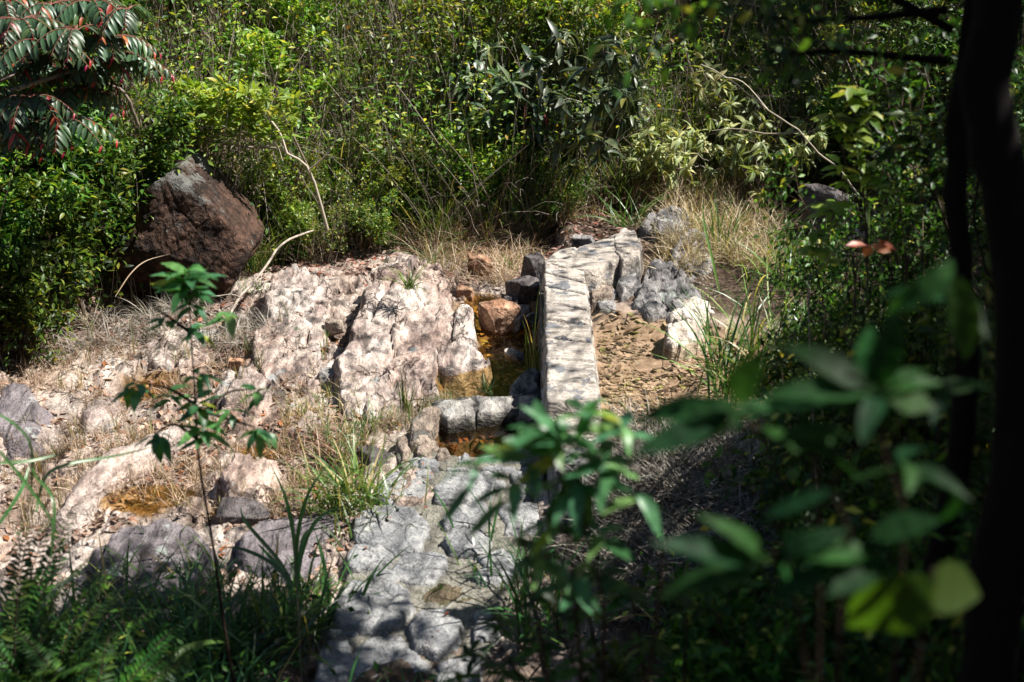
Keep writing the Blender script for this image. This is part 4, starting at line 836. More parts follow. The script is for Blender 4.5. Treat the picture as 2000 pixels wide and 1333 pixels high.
C_ = on_ground(rs, 230, (1200, 935, 1520, 1180)); grass('straw_heap', 'bleached fallen straw heaped right of the walkway', tufts(C_, 45, .09) + [0, 0, .03], (.12, .45), .007, 'gr_strawgrey', (.7, 1.5), (.1, .8))
C_ = on_ground(rs, 90, (1290, 430, 1520, 590)); grass('dry_grass', 'tangled dry grass around the grey rocks', tufts(C_, 40, .07), (.15, .5), .006, 'gr_dry', (.1, 1.2), (.3, 1.5))
C_ = on_ground(rs, 45, (880, 480, 1050, 560)); grass('dry_grass', 'pinkish dry grass draped above the pool', tufts(C_, 30, .06), (.12, .4), .005, 'gr_dry', (.3, 1.2), (.3, 1.5))

# leaf litter
def litter(name, label, boxes, L, mat, zoff=.006, flat=.25, mask=None):
    Xs = []
    for box, n in boxes:
        P = on_ground(rs, n, box)
        if mask is not None: P = P[mask(P)]
        Xs.append(P)
    X = np.concatenate(Xs); n = len(X); X[:, 2] += zoff + rs.rand(n) * .006
    a = rs.rand(n) * 6.28; V, F = place(LEAF_M, X, np.stack([np.cos(a), np.sin(a), rs.randn(n) * flat * .5], 1), nrm(np.array([0, 0, 1.]) + rs.randn(n, 3) * flat), rs.uniform(*L, n), 1.3)
    return tag(mk(name, V, F, M[mat]), label, None, None, 'stuff')
def cracks(P):
    return (fbm(P[:, 0] * 2.2, P[:, 1] * 1.5, 4, 12) + rs.rand(len(P)) * .5 > .15)
litter('leaf_litter', 'dry fallen leaves gathered in hollows of the bedrock', [((0, 640, 700, 1000), 4200), ((0, 980, 700, 1300), 1800), ((560, 760, 900, 900), 700)], (.03, .08), 'litter', mask=cracks)
litter('leaf_litter', 'dry fallen leaves along the foot of the bank', [((500, 430, 1500, 560), 5000), ((80, 600, 560, 700), 1200)], (.03, .08), 'litter', flat=.5)
litter('leaf_litter', 'dry leaves in the straw right of the walkway', [((1200, 830, 1600, 1150), 900)], (.03, .08), 'litter', flat=.5)
inL = lambda P: sdf(P[:, 0], P[:, 1], poolL) > 0
litter('sunken_leaves', 'brown and orange leaves on the bed of the amber pool', [((850, 570, 1070, 770), 1100)], (.05, .11), 'litter_wet', .015, .2, inL)
litter('sunken_leaves', 'dark leaves on the bed of the basin', [((850, 835, 1060, 895), 260)], (.04, .09), 'litter_wet', .012, .2)
litter('sunken_leaves', 'tan leaves on the sandy bed of the upper pool', [((1170, 600, 1460, 850), 3000)], (.03, .10), 'litter_pool', .003, .05, lambda P: (sdf(P[:, 0], P[:, 1], poolR) > -.1) & (fbm(P[:, 0] * 2.0, P[:, 1] * 2.0, 3, 1) - .5 * (P[:, 0] - 1.1) + rs.rand(len(P)) * .6 > .0))
litter('leaf_litter', 'small leaves lying on the dam and walkway joints', [((640, 930, 1000, 1300), 40)], (.03, .06), 'litter', .09, .2)

# ------------------------------------------------------------------ foreground: grass clumps and strap leaves
rs = np.random.RandomState(55)
def clump(label, u, v, n, L, w, mat, spread=.08, th=(0, .5), curl=(.3, 1.6), name='grass_clump', cat='grass clump', K=8, z=None):
    p = PT(u, v) if z is None else PZ(u, v, z)
    B = p + rs.randn(n, 3) * [spread, spread, 0]; B[:, 2] -= .02
    return grass(name, label, B, L, w, mat, th, curl, K, None, cat, origin=tuple(p))
clump('pale green grass clump spilling beside the basin and walkway', 700, 1000, 240, (.25, .62), .011, 'gr_green', .13, (.1, .9), (.4, 1.5))
clump('straw-tipped grass clump left of the basin rim', 660, 900, 130, (.2, .5), .008, 'gr_mix', .13, (.1, .9), (.4, 1.5))
clump('grass clump behind the straw-tipped one by the wet ledges', 690, 850, 90, (.15, .42), .007, 'gr_mix', .13, (.1, .9), (.4, 1.5))
clump('small arching tuft growing on top of the broad pink slab', 800, 560, 70, (.15, .34), .009, 'gr_green', .02, (.2, 1.0), (.8, 1.6), z=.42)
clump('yellowish upright tuft on the ledge in front of the pink slab', 795, 800, 26, (.15, .34), .009, 'gr_green', .02, (0, .35), (.1, .5), z=.12)
clump('light green tuft at the back edge of the pool', 990, 530, 60, (.1, .25), .008, 'gr_green', .05, (.1, .8), (.3, 1.2))
clump('slim green blades growing against the dam face', 1042, 735, 14, (.3, .75), .011, 'gr_green', .03, (0, .35), (.1, .5), z=.0)
clump('tiny dark tuft between the pool and the basin wall', 955, 762, 22, (.08, .2), .008, 'gr_dark', .03, (.4, 1.1), (.1, .5), z=.05)
clump('arching dry fountain of grass above the broad pink slab', 850, 530, 160, (.3, .75), .006, 'gr_mix', .08, (.3, 1.1), (.8, 1.6))
clump('bright green grass fan behind the dam corner', 1230, 445, 60, (.3, .7), .011, 'gr_green', .08, (.3, 1.2), (.3, 1.2))
clump('green grass clump between boulder and leaning slab', 500, 585, 70, (.1, .35), .007, 'gr_green', .09, (.1, .9), (.3, 1.4))
clump('sunlit grass blades above the flat grey rock', 1405, 500, 40, (.3, .8), .013, 'gr_green', .08, (.0, .5), (.3, 1.2))
clump('green arching clump hanging over the right end of the upper pool', 1440, 770, 80, (.4, 1.0), .015, 'gr_green', .12, (.1, .8), (.6, 1.7))
clump('darker arching clump at the right rim of the upper pool', 1520, 700, 120, (.4, 1.0), .013, 'gr_green', .2, (.1, .8), (.5, 1.7))
clump('dense green grass below the half hidden dark boulder', 1560, 560, 160, (.3, .8), .011, 'gr_green', .25, (.1, .8), (.5, 1.7))
clump('green grass among straw near the pool mouth', 1300, 880, 60, (.25, .5), .012, 'gr_green', .15, (.2, .9), (.5, 1.5))
clump('long dark blades in the bottom middle over the walkway edge', 1060, 1230, 60, (.4, .85), .017, 'gr_dark', .12, (.2, .9), (.3, 1.2))
clump('mixed dark grass at the right side of the walkway', 1000, 1130, 50, (.2, .5), .012, 'gr_dark', .15, (.2, .9), (.3, 1.2))
for i, (u, v, n_, l0) in enumerate([(330, 1270, 70, .75), (560, 1260, 80, .6), (450, 1300, 80, .7), (620, 1190, 40, .5), (250, 1180, 40, .5), (150, 1280, 60, .7), (700, 1050, 22, .45), (420, 1180, 40, .5), (360, 1120, 24, .4)]):
    clump(['dark strap-leaved clump at the bottom left', 'dark strap-leaved clump leaning on the walkway foot', 'tall strap-leaved clump in front of the lichened slab', 'short strap-leaved clump beside the purple-grey slab', 'strap-leaved clump above the ferns', 'strap-leaved clump among the ferns in the corner', 'sparse green clump at the walkway left side', 'fine dark clump on the flat lichened slab', 'thin tuft beside the sapling stem'][i], u, v, n_, (l0 * .5, l0), .017 if i < 6 else .011, 'gr_green' if i in (1, 4, 6) else 'gr_dark', .12, (.15, .95), (.2, 1.3))
def ribbon(P, w, seed=0):
    K = len(P); T = nrm(np.gradient(P, axis=0)); toc = nrm(CAMP - P); s = np.linspace(0, 1, K)
    side = nrm(np.cross(T, nrm(toc + np.array([.2, .1, .5])))); ww = (w * np.minimum(1, (1 - s) * 2.4 + .05) * np.minimum(1, .45 + s * 3))[:, None] * .5
    V = np.stack([P - side * ww, P + T * 0 - np.cross(side, T) * ww * .35, P + side * ww], 1).reshape(-1, 3); i = np.arange(K - 1) * 3
    F = np.concatenate([np.stack([i, i + 1, i + 4, i + 3], -1), np.stack([i + 1, i + 2, i + 5, i + 4], -1)]); return V, F
def straps(label, strokes, w, mat, name='strap_leaf_plant', cat='plant'):
    prt = []
    for (pts, y) in strokes:
        n = len(pts); prt.append(ribbon(spline([PY(a, b, y + .12 * i) for i, (a, b) in enumerate(pts)], 14), w))
    o = prt[0][0][0]
    if len(prt) == 1: return tag(mk(name, *prt[0], M[mat], origin=tuple(o)), label, cat)
    t = thing(name, label, cat, o)
    for q in prt: mk('blade', *q, M[mat], t, tuple(t.location))
    return t
straps('blue-green strap-leaved plant in the foreground left of the walkway', [([(577, 1180), (577, 1080), (560, 980), (528, 905)], 6.0), ([(577, 1180), (580, 1060), (600, 970), (640, 905)], 6.0), ([(577, 1150), (540, 1090), (480, 1020), (470, 990)], 5.9), ([(577, 1150), (530, 1100), (470, 1072), (425, 1070)], 5.8), ([(577, 1170), (590, 1080), (625, 1010), (700, 980)], 6.0),
    ([(577, 1180), (585, 1090), (600, 1040), (645, 1030)], 5.9), ([(578, 1300), (580, 1240), (577, 1180), (570, 1100)], 6.0), ([(575, 1200), (560, 1130), (520, 1080), (500, 1060)], 5.9)], .022, 'gr_dark')
straps('bright curved strap leaf at the bottom left', [([(310, 1325), (350, 1275), (400, 1255), (450, 1255)], 4.7)], .03, 'gr_green')
straps('short broad bright strap leaf in the bottom left corner', [([(150, 1320), (190, 1290), (235, 1282)], 4.6)], .03, 'gr_green')
straps('dark arching blades crossing the picture left edge', [([(-20, 800), (30, 830), (60, 870), (62, 940), (55, 1000)], 4.6), ([(-20, 860), (40, 930), (90, 1000), (120, 1060)], 4.5), ([(70, 1000), (90, 930), (140, 905), (230, 890), (350, 860)], 4.8), ([(-20, 905), (60, 900), (140, 880)], 4.7), ([(100, 1090), (105, 980), (70, 930), (60, 900)], 4.6), ([(-20, 1050), (40, 960), (60, 900)], 4.6)], .014, 'gr_dark')
straps('tall bright green blade before the half hidden dark boulder', [([(1700, 470), (1693, 400), (1680, 330), (1670, 250)], 6.5)], .02, 'gr_green')
straps('lone green blade standing over the grey sloping rock', [([(1405, 570), (1390, 500), (1376, 440), (1372, 390)], 9.5)], .02, 'gr_green')

from mathutils import Matrix
LEAFMESH = {}
def one_leaf(t, mat, x, d, n, L, w, name='leaf', label=None):
    k = mat, random.Random(float(x[0]) * 977 + float(d[1])).randint(0, 3)
    if k not in LEAFMESH:
        V_, F_ = leaf_tpl(.34, 9, (.2, .35, .5, .3)[k[1]], (.08, .2, .35, .5)[k[1]]); V_ = V_ + 0; V_[:, 1] += .05 * np.sin(V_[:, 0] * (2.2 + k[1])); V_[:, 2] += .012 * np.sin(V_[:, 0] * 25 + k[1]) * (abs(V_[:, 1]) > .02)
        o_ = mk('leaf', V_, F_, M[mat], t); LEAFMESH[k] = o_.data
    else: o_ = bpy.data.objects.new(name, LEAFMESH[k]); COL.objects.link(o_); o_.parent = t
    o_.name = name
    d = nrm(np.asarray(d, float)); y = nrm(np.cross(n, d)); z = np.cross(d, y); p = np.asarray(x) - np.array(t.location)
    o_.matrix_local = Matrix([[d[i] * L, y[i] * L * w, z[i] * L, p[i]] for i in range(3)] + [[0, 0, 0, 1]])
    if label: o_['label'] = label
# near leafy plants: stems rise from the slope below the camera
def near_plant(name, label, cat, base, stems, whorls, leaves, leafmat, stemmat='stem_dark', r=.006, seed=1, tpl=LEAF_H, lw=1.0, group=None):
    r_ = np.random.RandomState(seed); t = thing(name, label, cat, base, group); prt = []; o = np.array(t.location)
    for st in stems:
        pts = [np.array(base) + r_.randn(3) * [.02, .02, 0] if q is None else PY(*q) for q in st]; P = spline(pts, 16); prt.append(tubes(P[None], np.linspace(r, r * .35, 16)[None], 5))
    V, F = join(prt); mk('stem', V, F, M[stemmat], t, tuple(o))
    X = []; D = []; U = []; S = []; Wd = []
    for (u, v, y, n, L, droop) in whorls:
        c = PY(u, v, y); a0 = r_.rand() * 6.28
        for k in range(n):
            a = a0 + k * 2.4; el = r_.uniform(-.1, .65) - droop; X.append(c + [0, 0, -.006 * k]); d = np.array([math.cos(a) * math.cos(el), math.sin(a) * math.cos(el), math.sin(el)])
            D.append(d); U.append(np.array([0, 0, 1.0]) + r_.randn(3) * .2 - d * .3); S.append(L * r_.uniform(.65, 1.1)); Wd.append(lw * r_.uniform(.85, 1.15))
    for (u0, v0, u1, v1, y, w) in leaves:
        a = PY(u0, v0, y); b = PY(u1, v1, y - .06 + .1 * r_.rand()); L = np.linalg.norm(b - a); X.append(a); D.append(b - a); U.append(nrm(CAMP - a) * .75 + np.array([.25, .1, .75]) + r_.randn(3) * .12); S.append(L * 1.05); Wd.append((w / FPX * y * 1.08) / (L * .34))
    if tpl is not LEAF_H: mk('foliage', *place(tpl, np.array(X), np.array(D), np.array(U), np.array(S), np.array(Wd)), M[leafmat], t, tuple(o)); return t
    for q in zip(X, D, U, S, Wd): one_leaf(t, leafmat, *q)
    return t
def gb(x, y): return (x, y, float(terrain(np.array([x]), np.array([y]))[0]))
y = 5.0; b = PY(440, 1250, y); bb = gb(b[0], b[1])
near_plant('sapling', 'slender dark-stemmed sapling in front of the bedrock at left', 'sapling', bb,
    [[None, (440, 1240, y), (415, 1060, y), (388, 900, y), (380, 760, y), (372, 640, y), (368, 520, y)], [(388, 860, y), (340, 830, y - .05), (300, 850, y - .1)], [(390, 830, y), (440, 770, y + .1), (500, 760, y + .15)], [(380, 790, y), (330, 760, y), (265, 745, y)], [(385, 800, y), (450, 820, y), (500, 835, y)], [(372, 650, y), (330, 620, y), (300, 600, y)]],
    [(366, 528, y, 22, 0.156, .1), (360, 545, y, 11, 0.130, 0), (372, 590, y, 8, 0.104, .3), (378, 640, y, 7, 0.104, .3), (385, 730, y, 7, 0.104, .2), (384, 780, y, 11, 0.117, .3), (390, 830, y, 13, 0.130, .35), (265, 748, y, 8, 0.130, .45), (500, 760, y, 8, 0.117, .3), (305, 845, y, 6, 0.117, .5), (500, 838, y, 7, 0.130, .5), (320, 620, y, 7, 0.098, .3), (440, 610, y, 6, 0.104, .3), (450, 800, y, 4, 0.104, .3), (330, 770, y, 6, 0.104, .3)],
    [(300, 860, 315, 905, y, 22), (520, 850, 545, 865, y, 20)], 'lf_fore', r=.0085, seed=3, lw=1.1)
near_plant('sapling', 'thin straight brown stem beside the leaning slab', 'sapling', gb(PY(575, 1180, 5.4)[0], 5.4), [[None, (573, 1000, 5.4), (577, 800, 5.4), (578, 640, 5.4)]], [(578, 640, 5.4, 2, .04, .3), (577, 860, 5.4, 2, .05, .3)], [], 'lf_fore', 'twig', .003, 5)
y = 2.7; b = PY(1130, 1333, y)
near_plant('leafy_seedling', 'blurred leafy plant with long green leaves in front of the basin', 'plant', gb(b[0] + .05, y - .1),
    [[None, (1130, 1250, y), (1110, 1050, y), (1090, 900, y), (1090, 850, y)], [None, (1180, 1250, y), (1150, 1080, y), (1130, 930, y), (1120, 850, y)], [None, (1040, 1150, y), (980, 980, y), (925, 900, y)], [None, (1290, 1150, y), (1250, 980, y), (1225, 880, y)], [(1110, 1050, y), (1040, 980, y), (990, 930, y)]],
    [(1065, 835, y, 7, .12, .1), (1120, 850, y, 8, .13, .1), (925, 900, y, 6, .10, .15), (1000, 935, y, 5, .12, .35), (1120, 940, y, 6, .13, .25), (1215, 830, y, 6, .11, .1), (1080, 1010, y, 6, .12, .35), (1170, 1040, y, 6, .12, .3), (1140, 800, y, 5, .10, .0), (1030, 880, y, 6, .12, .2), (1180, 900, y, 6, .12, .25), (1240, 960, y, 5, .11, .3), (1050, 1080, y, 6, .11, .3), (1120, 1130, y, 7, .11, .3)],
    [(1130, 930, 1135, 1082, y, 46), (990, 975, 905, 1045, y, 24), (920, 945, 862, 1020, y, 20), (1150, 915, 1235, 930, y, 52), (1090, 850, 1030, 835, y, 40), (1060, 880, 1000, 850, y, 40), (1110, 880, 1010, 930, y, 30), (1100, 860, 1050, 790, y, 30), (1130, 860, 1160, 790, y, 26), (1115, 930, 1060, 1040, y, 34)], 'lf_fore', seed=7, lw=1.0)
near_plant('leafy_seedling', 'lower dark leafy plant in the bottom middle', 'plant', gb(.5, 3.2),
    [[None, (1080, 1200, 3.3), (1060, 1080, 3.3)], [None, (1000, 1300, 3.3), (960, 1180, 3.3)], [None, (1150, 1200, 3.3), (1170, 1110, 3.3)], [None, (1250, 1250, 3.3), (1220, 1150, 3.3)], [None, (1340, 1250, 3.3), (1330, 1150, 3.3)]],
    [(1060, 1080, 3.3, 7, .10, .2), (1050, 1150, 3.3, 8, .10, .3), (980, 1210, 3.4, 8, .09, .3), (920, 1270, 3.5, 7, .08, .3), (1170, 1110, 3.3, 8, .10, .2), (1130, 1190, 3.3, 8, .10, .3), (1220, 1150, 3.3, 8, .1, .3), (1050, 1250, 3.3, 9, .1, .3), (1150, 1280, 3.3, 9, .1, .3), (1330, 1160, 3.3, 7, .1, .3), (1260, 1250, 3.3, 9, .1, .3), (980, 1300, 3.4, 8, .09, .3), (1080, 1330, 3.2, 8, .1, .3), (900, 1320, 3.4, 8, .09, .3)], [], 'lf_low', seed=9, lw=1.1)
y = 1.85; b = PY(1700, 1500, y)
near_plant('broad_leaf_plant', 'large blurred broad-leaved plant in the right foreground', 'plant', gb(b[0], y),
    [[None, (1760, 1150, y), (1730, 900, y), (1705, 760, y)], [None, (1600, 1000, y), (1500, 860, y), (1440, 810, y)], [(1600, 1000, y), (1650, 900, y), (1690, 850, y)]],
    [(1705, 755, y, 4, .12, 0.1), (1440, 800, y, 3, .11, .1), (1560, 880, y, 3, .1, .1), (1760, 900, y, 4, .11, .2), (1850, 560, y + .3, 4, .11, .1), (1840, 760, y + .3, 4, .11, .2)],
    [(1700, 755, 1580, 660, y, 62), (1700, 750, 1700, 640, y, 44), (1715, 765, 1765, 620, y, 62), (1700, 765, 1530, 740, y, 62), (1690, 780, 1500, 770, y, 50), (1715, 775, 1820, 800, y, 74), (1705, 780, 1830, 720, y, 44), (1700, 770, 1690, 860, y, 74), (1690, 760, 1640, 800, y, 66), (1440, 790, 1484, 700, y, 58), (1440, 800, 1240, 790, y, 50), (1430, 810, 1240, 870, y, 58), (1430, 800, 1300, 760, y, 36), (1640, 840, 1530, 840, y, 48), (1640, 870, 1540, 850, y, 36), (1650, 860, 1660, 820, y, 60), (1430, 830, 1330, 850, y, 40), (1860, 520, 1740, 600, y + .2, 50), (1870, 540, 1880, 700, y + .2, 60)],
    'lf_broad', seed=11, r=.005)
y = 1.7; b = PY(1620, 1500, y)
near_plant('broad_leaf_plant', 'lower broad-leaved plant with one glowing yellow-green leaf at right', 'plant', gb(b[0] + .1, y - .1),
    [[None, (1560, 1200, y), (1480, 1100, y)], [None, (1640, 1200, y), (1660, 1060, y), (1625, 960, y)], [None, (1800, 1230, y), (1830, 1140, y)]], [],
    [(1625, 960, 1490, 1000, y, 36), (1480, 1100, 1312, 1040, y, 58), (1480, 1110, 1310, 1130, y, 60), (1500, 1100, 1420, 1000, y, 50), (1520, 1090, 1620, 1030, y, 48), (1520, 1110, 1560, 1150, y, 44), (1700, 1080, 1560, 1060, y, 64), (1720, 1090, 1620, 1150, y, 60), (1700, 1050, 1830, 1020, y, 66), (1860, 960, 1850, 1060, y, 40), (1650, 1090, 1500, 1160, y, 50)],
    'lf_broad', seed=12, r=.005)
lp = [o for o in COL.objects if o.name.startswith('broad_leaf_plant')][-1]
for (u0, v0, u1, v1, w) in ((1810, 1125, 1676, 1225, 100), (1800, 1150, 1905, 1172, 92), (1790, 1130, 1770, 1245, 74)):
    a = PY(u0, v0, y); b_ = PY(u1, v1, y - .02); L = np.linalg.norm(b_ - a); one_leaf(lp, 'lf_glow', a, b_ - a, nrm(CAMP - a) * .9 + np.array([.25, 0, .3]), L * 1.1, 1.25 * (w / FPX * y) / (L * .34), label='yellow-green translucent leaf coloured as if backlit')
# ferns in the bottom left corner
rs = np.random.RandomState(61)
for i, (u, v, y, lab) in enumerate([(60, 1200, 4.6, 'fern in the bottom left corner below the pale frond'), (160, 1320, 4.3, 'fern under the dark strap leaves at the bottom left'), (-20, 1100, 4.6, 'fern cut by the left picture edge')]):
    p = PY(u, v, y); g = np.array(gb(p[0], y)); t = thing('fern', lab, 'fern', g); top = np.array([p[0], y, p[2]]); rb = []
    for k in range(15):
        az = rs.rand() * 6.28; Lr = rs.uniform(.35, .6); s = np.linspace(0, 1, 8)[:, None]; rb.append(g + (top - g) * s ** .7 * .95 + np.array([math.cos(az), math.sin(az), 0]) * Lr * s ** 1.4 + np.array([0, 0, .1]) * s * (1 - s) * 2)
    for q in rb:
        V, F = join([tubes(q[None], np.linspace(.004, .0015, 8)[None]), pinnate([q], 30, .075, .12, rs, LEAF_S, lw=.6)]); mk('frond', V, F, [M['lf_fern'], M['stem_dark']], t, tuple(t.location), mi=(np.arange(len(F)) < 21).astype(int))
P = spline([PY(60, 1215, 4.4), PY(105, 1150, 4.4), PY(160, 1112, 4.4)], 10)
tag(mk('silvery_frond', *pinnate([P], 26, .035, .2, rs, LEAF_M, lw=.8), M['lf_grey'], origin=tuple(P[0])), 'single pale blue-green feathery frond at the bottom left', 'fern')

# yellow-green seedlings and hanging sprays at the right
y = 6.2
for i, (pts, lab) in enumerate([([(1665, 170), (1660, 230), (1680, 290), (1630, 225), (1690, 185)], 'bright green leafy sprig high at the right'), ([(1640, 320), (1620, 400), (1700, 330), (1740, 370), (1590, 450), (1600, 480)], 'lime green leafy sprig before the dark thicket'), ([(1740, 280), (1790, 260), (1770, 220), (1820, 300)], 'shaded leafy sprig left of the dark trunk')]):
    c = PY(pts[0][0], 640, y); near_plant('sprig', lab, 'sapling', gb(c[0] + .2, y), [[None, (pts[0][0] + 30, 560, y), (q[0], q[1], y)] for q in pts], [(a, b, y, 9, .12, .15) for a, b in pts] + [(a + 12, b + 30, y, 7, .1, .2) for a, b in pts], [], 'lf_bright' if i < 2 else 'lf_dark', 'twig_dark', .005, 30 + i, LEAF_M, 1.25)
near_plant('red_leaf_sprig', 'sprig with dull red leaves before the right thicket', 'sapling', gb(PY(1650, 800, 5.5)[0], 5.5), [[None, (1580, 620, 5.5), (1590, 540, 5.5), (1640, 490, 5.5), (1700, 480, 5.5)]], [], [(1650, 480, 1700, 474, 5.5, 16), (1700, 478, 1690, 500, 5.5, 20), (1705, 480, 1740, 488, 5.5, 22), (1715, 470, 1755, 485, 5.5, 12)], 'lf_red' , 'twig', .005, 33, LEAF_M)

# thicket of fine hanging foliage at the right
rs = np.random.RandomState(71)
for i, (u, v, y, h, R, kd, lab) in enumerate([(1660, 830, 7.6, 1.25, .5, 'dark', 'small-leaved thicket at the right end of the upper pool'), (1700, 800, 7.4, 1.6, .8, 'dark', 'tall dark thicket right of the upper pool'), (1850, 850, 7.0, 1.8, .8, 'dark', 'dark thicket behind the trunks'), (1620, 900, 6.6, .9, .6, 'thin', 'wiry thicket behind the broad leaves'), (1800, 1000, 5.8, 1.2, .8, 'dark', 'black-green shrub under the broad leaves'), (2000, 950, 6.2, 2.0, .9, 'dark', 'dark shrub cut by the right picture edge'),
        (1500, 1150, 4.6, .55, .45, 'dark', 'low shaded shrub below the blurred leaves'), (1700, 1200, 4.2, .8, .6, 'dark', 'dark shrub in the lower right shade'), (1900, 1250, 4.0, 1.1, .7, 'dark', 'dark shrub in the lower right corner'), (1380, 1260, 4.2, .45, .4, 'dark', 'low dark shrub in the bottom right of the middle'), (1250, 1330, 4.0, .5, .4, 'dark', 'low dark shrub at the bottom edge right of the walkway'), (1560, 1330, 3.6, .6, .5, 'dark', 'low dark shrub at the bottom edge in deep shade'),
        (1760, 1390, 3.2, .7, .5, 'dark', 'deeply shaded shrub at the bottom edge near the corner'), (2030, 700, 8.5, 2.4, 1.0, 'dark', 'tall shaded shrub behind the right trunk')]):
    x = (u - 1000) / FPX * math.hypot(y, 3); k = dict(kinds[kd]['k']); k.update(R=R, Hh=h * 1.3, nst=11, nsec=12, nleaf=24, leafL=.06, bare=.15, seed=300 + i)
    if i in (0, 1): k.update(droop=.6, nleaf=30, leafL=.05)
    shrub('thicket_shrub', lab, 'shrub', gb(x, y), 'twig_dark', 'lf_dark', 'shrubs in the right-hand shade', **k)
B = []
for (x0, x1, y0, y1, n_) in ((1.8, 5.5, 5.5, 9.5, 330), (.9, 4.5, 3.0, 6, 300), (-3.2, .0, 4.6, 6.0, 90)):
    q = np.column_stack([rs.uniform(x0, x1, n_), rs.uniform(y0, y1, n_)]); B.append(np.column_stack([q, terrain(q[:, 0], q[:, 1])]))
C_ = np.concatenate(B); C_ = C_[(sdf(C_[:, 0], C_[:, 1], poolR) < -.1) & (sdf(C_[:, 0], C_[:, 1], poly_px([(770, 900), (1070, 900), (1030, 1150), (960, 1400), (560, 1500), (600, 1300)], 0)) < -.12)]
grass('dark_grass', 'shaded grass covering the near slope', tufts(C_, 22, .07), (.2, .6), .011, 'gr_dark', (.1, .9), (.4, 1.5))
X = np.repeat(C_, 34, 0) + rs.randn(len(C_) * 34, 3) * [.16, .16, .0]; X[:, 2] += rs.uniform(.02, .4, len(X))
tag(mk('undergrowth', *place(LEAF_S, X, nrm(rs.randn(len(X), 3) * [1, 1, .4]), nrm(np.array([0, 0, 1]) + rs.randn(len(X), 3) * .5), .055 * rs.uniform(.6, 1.3, len(X))), M['lf_dark']), 'shaded leafy ground cover on the near slope', None, None, 'stuff')

# ------------------------------------------------------------------ trees with trunks at the right; unseen crowns are shaped to shade the foreground
S_ = np.array(SUN) / SUN.z
def shade_points(poly_w, n, z0, z1, seed):
    r = np.random.RandomState(seed); p = np.asarray(poly_w); lo = p.min(0); hi = p.max(0); out = []
    while len(out) < n:
        q = lo + r.rand(2) * (hi - lo)
        if sdf(q[0], q[1], p) > 0: z = r.uniform(z0, z1); out.append([q[0] + S_[0] * z, q[1] + S_[1] * z, z])
    return np.array(out)
def tree(label, trunk_pts, r0, r1, clumps, per, leafL, leaf, nb, seed, spread=.38, low=()):
    r = np.random.RandomState(seed); P = spline(trunk_pts, 26); t = thing('tree', label, 'tree', P[0]); o = tuple(P[0])
    P2 = P + r.randn(26, 3) * .008; V, F = tubes(P2[None], (np.linspace(r0, r1, 26) * (1 + .06 * r.randn(26)))[None], 12); mk('trunk', V, F, M['bark_silhouette'], t, o)
    br = []
    top = P[-1]
    for k in r.choice(len(clumps), min(nb, len(clumps)), False):
        c = clumps[k]; a = P[r.randint(17, 26)]; mid = (a + c) / 2 + [0, 0, .5] + r.randn(3) * .25; Q = spline([a, mid, c], 9); br.append(tubes(Q[None], np.linspace(r1 * .6, .008, 9)[None], 5))
    for pts in low: Q = spline(pts, 12); br.append(tubes(Q[None], np.linspace(.016, .004, 12)[None], 5))
    V, F = join(br); mk('branches', V, F, M['bark_silhouette'], t, o)
    X = np.repeat(clumps, per, 0); X = X + r.randn(len(X), 3) * [spread, spread, spread * .5]
    k = np.linalg.norm(X - CAMP, axis=1) > 1.0; X = X[k]
    mk('crown', *place(LEAF_M, X, nrm(r.randn(len(X), 3) * [1, 1, .4]), nrm(np.array([.3, 0, 1]) + r.randn(len(X), 3) * .5), leafL * r.uniform(.6, 1.2, len(X)), 1.2), M[leaf], t, o); return t
wA = poly_px([(-500, 1150), (560, 1180), (640, 1340), (900, 1390), (1100, 1290), (1300, 1250), (1450, 1180), (1620, 960), (2600, 780), (2600, 1900)], 0)
wA = np.vstack([wA, [[4.0, 1.0], [-1.05, 1.4], [-1.05, 3.7], [-2.1, 4.1], [-2.15, 5.4], [-3.6, 5.4]]])
wB = poly_px([(1760, 850), (1720, 680), (1660, 540), (1640, 420), (1600, 330), (2700, 250), (2700, 850)], .2)
clA = shade_points(wA, 290, 5.0, 7.5, 1)
gx_ = clA[:, 0] - S_[0] * clA[:, 2]; clA = clA[(gx_ > -.7) | (np.random.RandomState(4).rand(len(clA)) < .55)]
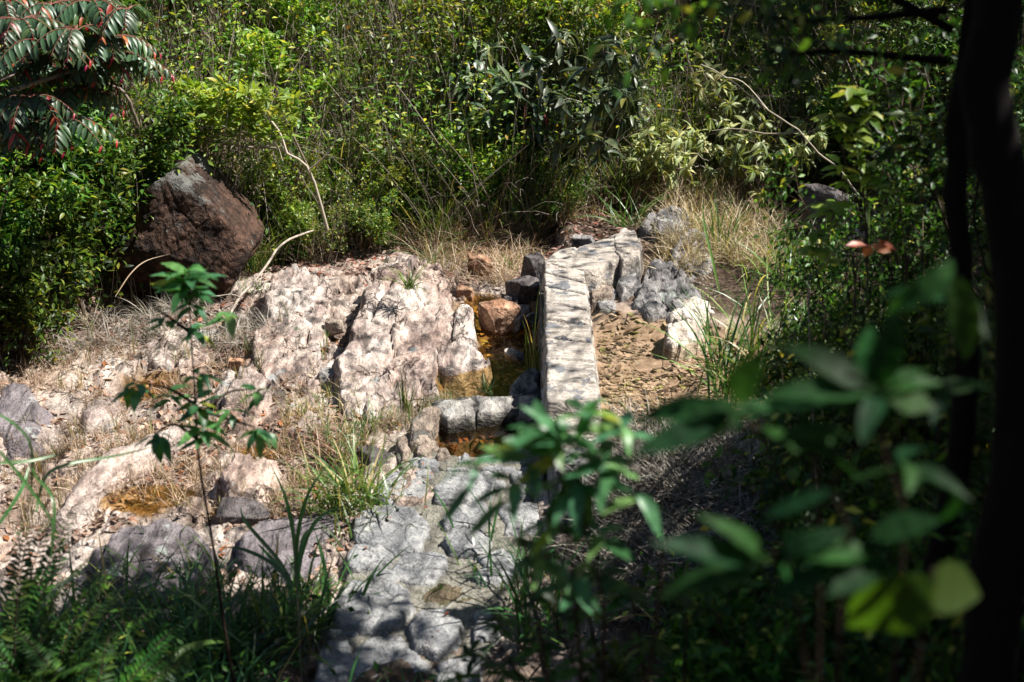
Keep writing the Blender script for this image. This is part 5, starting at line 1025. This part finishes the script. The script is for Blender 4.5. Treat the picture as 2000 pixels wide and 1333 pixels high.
# hanging twigs with leaves inside the frame, upper right
lowA = []; lc = []
for pts in ([(1850, 20), (1700, 35), (1560, 40), (1480, 30)], [(1850, 120), (1740, 110), (1640, 100), (1560, 105), (1500, 100)], [(1860, 60), (1700, -20), (1500, -30), (1300, 20), (1270, 40)], [(1860, 0), (1800, -60), (1600, -60), (1420, -20), (1330, 80), (1310, 100)]):
    Q = [PY(a, b, 3.6) for a, b in pts]; lowA.append(Q)
    for q in spline(Q, 9)[3:]: lc.append(q)
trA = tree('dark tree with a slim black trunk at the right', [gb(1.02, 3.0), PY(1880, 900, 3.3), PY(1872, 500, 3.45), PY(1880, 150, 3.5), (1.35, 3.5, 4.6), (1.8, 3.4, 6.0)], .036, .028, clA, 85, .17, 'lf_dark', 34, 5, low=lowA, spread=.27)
X = np.repeat(np.array(lc), 12, 0); X = X + np.random.RandomState(2).randn(len(X), 3) * .07; r9 = np.random.RandomState(3)
mk('low_twigs_foliage', *place(LEAF_M, X, nrm(r9.randn(len(X), 3) + [0, 0, -.5]), nrm(np.array([.3, 0, 1]) + r9.randn(len(X), 3) * .5), .06 * r9.uniform(.6, 1.2, len(X))), M['lf_dark'], trA, tuple(trA.location))
clB = shade_points(wB, 210, 4.6, 8.0, 2)
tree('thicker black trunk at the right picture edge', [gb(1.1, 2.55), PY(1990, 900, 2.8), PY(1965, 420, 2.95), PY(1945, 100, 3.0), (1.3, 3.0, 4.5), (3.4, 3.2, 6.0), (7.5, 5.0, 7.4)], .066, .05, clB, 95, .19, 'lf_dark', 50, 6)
# added tree with an unseen light canopy, placed to dapple dam, slabs and bank
wC = poly_px([(520, 470), (1250, 430), (1420, 600), (1400, 760), (1150, 840), (950, 800), (600, 740), (300, 620)], .2)
clC = shade_points(wC, 34, 5.5, 7.5, 3)
tree('added leaning tree at the right edge whose unseen canopy casts dapples', [gb(1.45, 2.9), PY(2040, 900, 3.1), PY(2020, 400, 3.3), (1.9, 3.4, 4.4), (2.6, 3.6, 5.6)], .05, .02, clC, 18, .12, 'lf_dark', 7, 7, spread=.3)

straps('pinkish dry reed plume arching before the dark boulder', [([(225, 580), (255, 535), (285, 510), (330, 497)], 9.6)], .008, 'gr_dry', 'reed_plume')
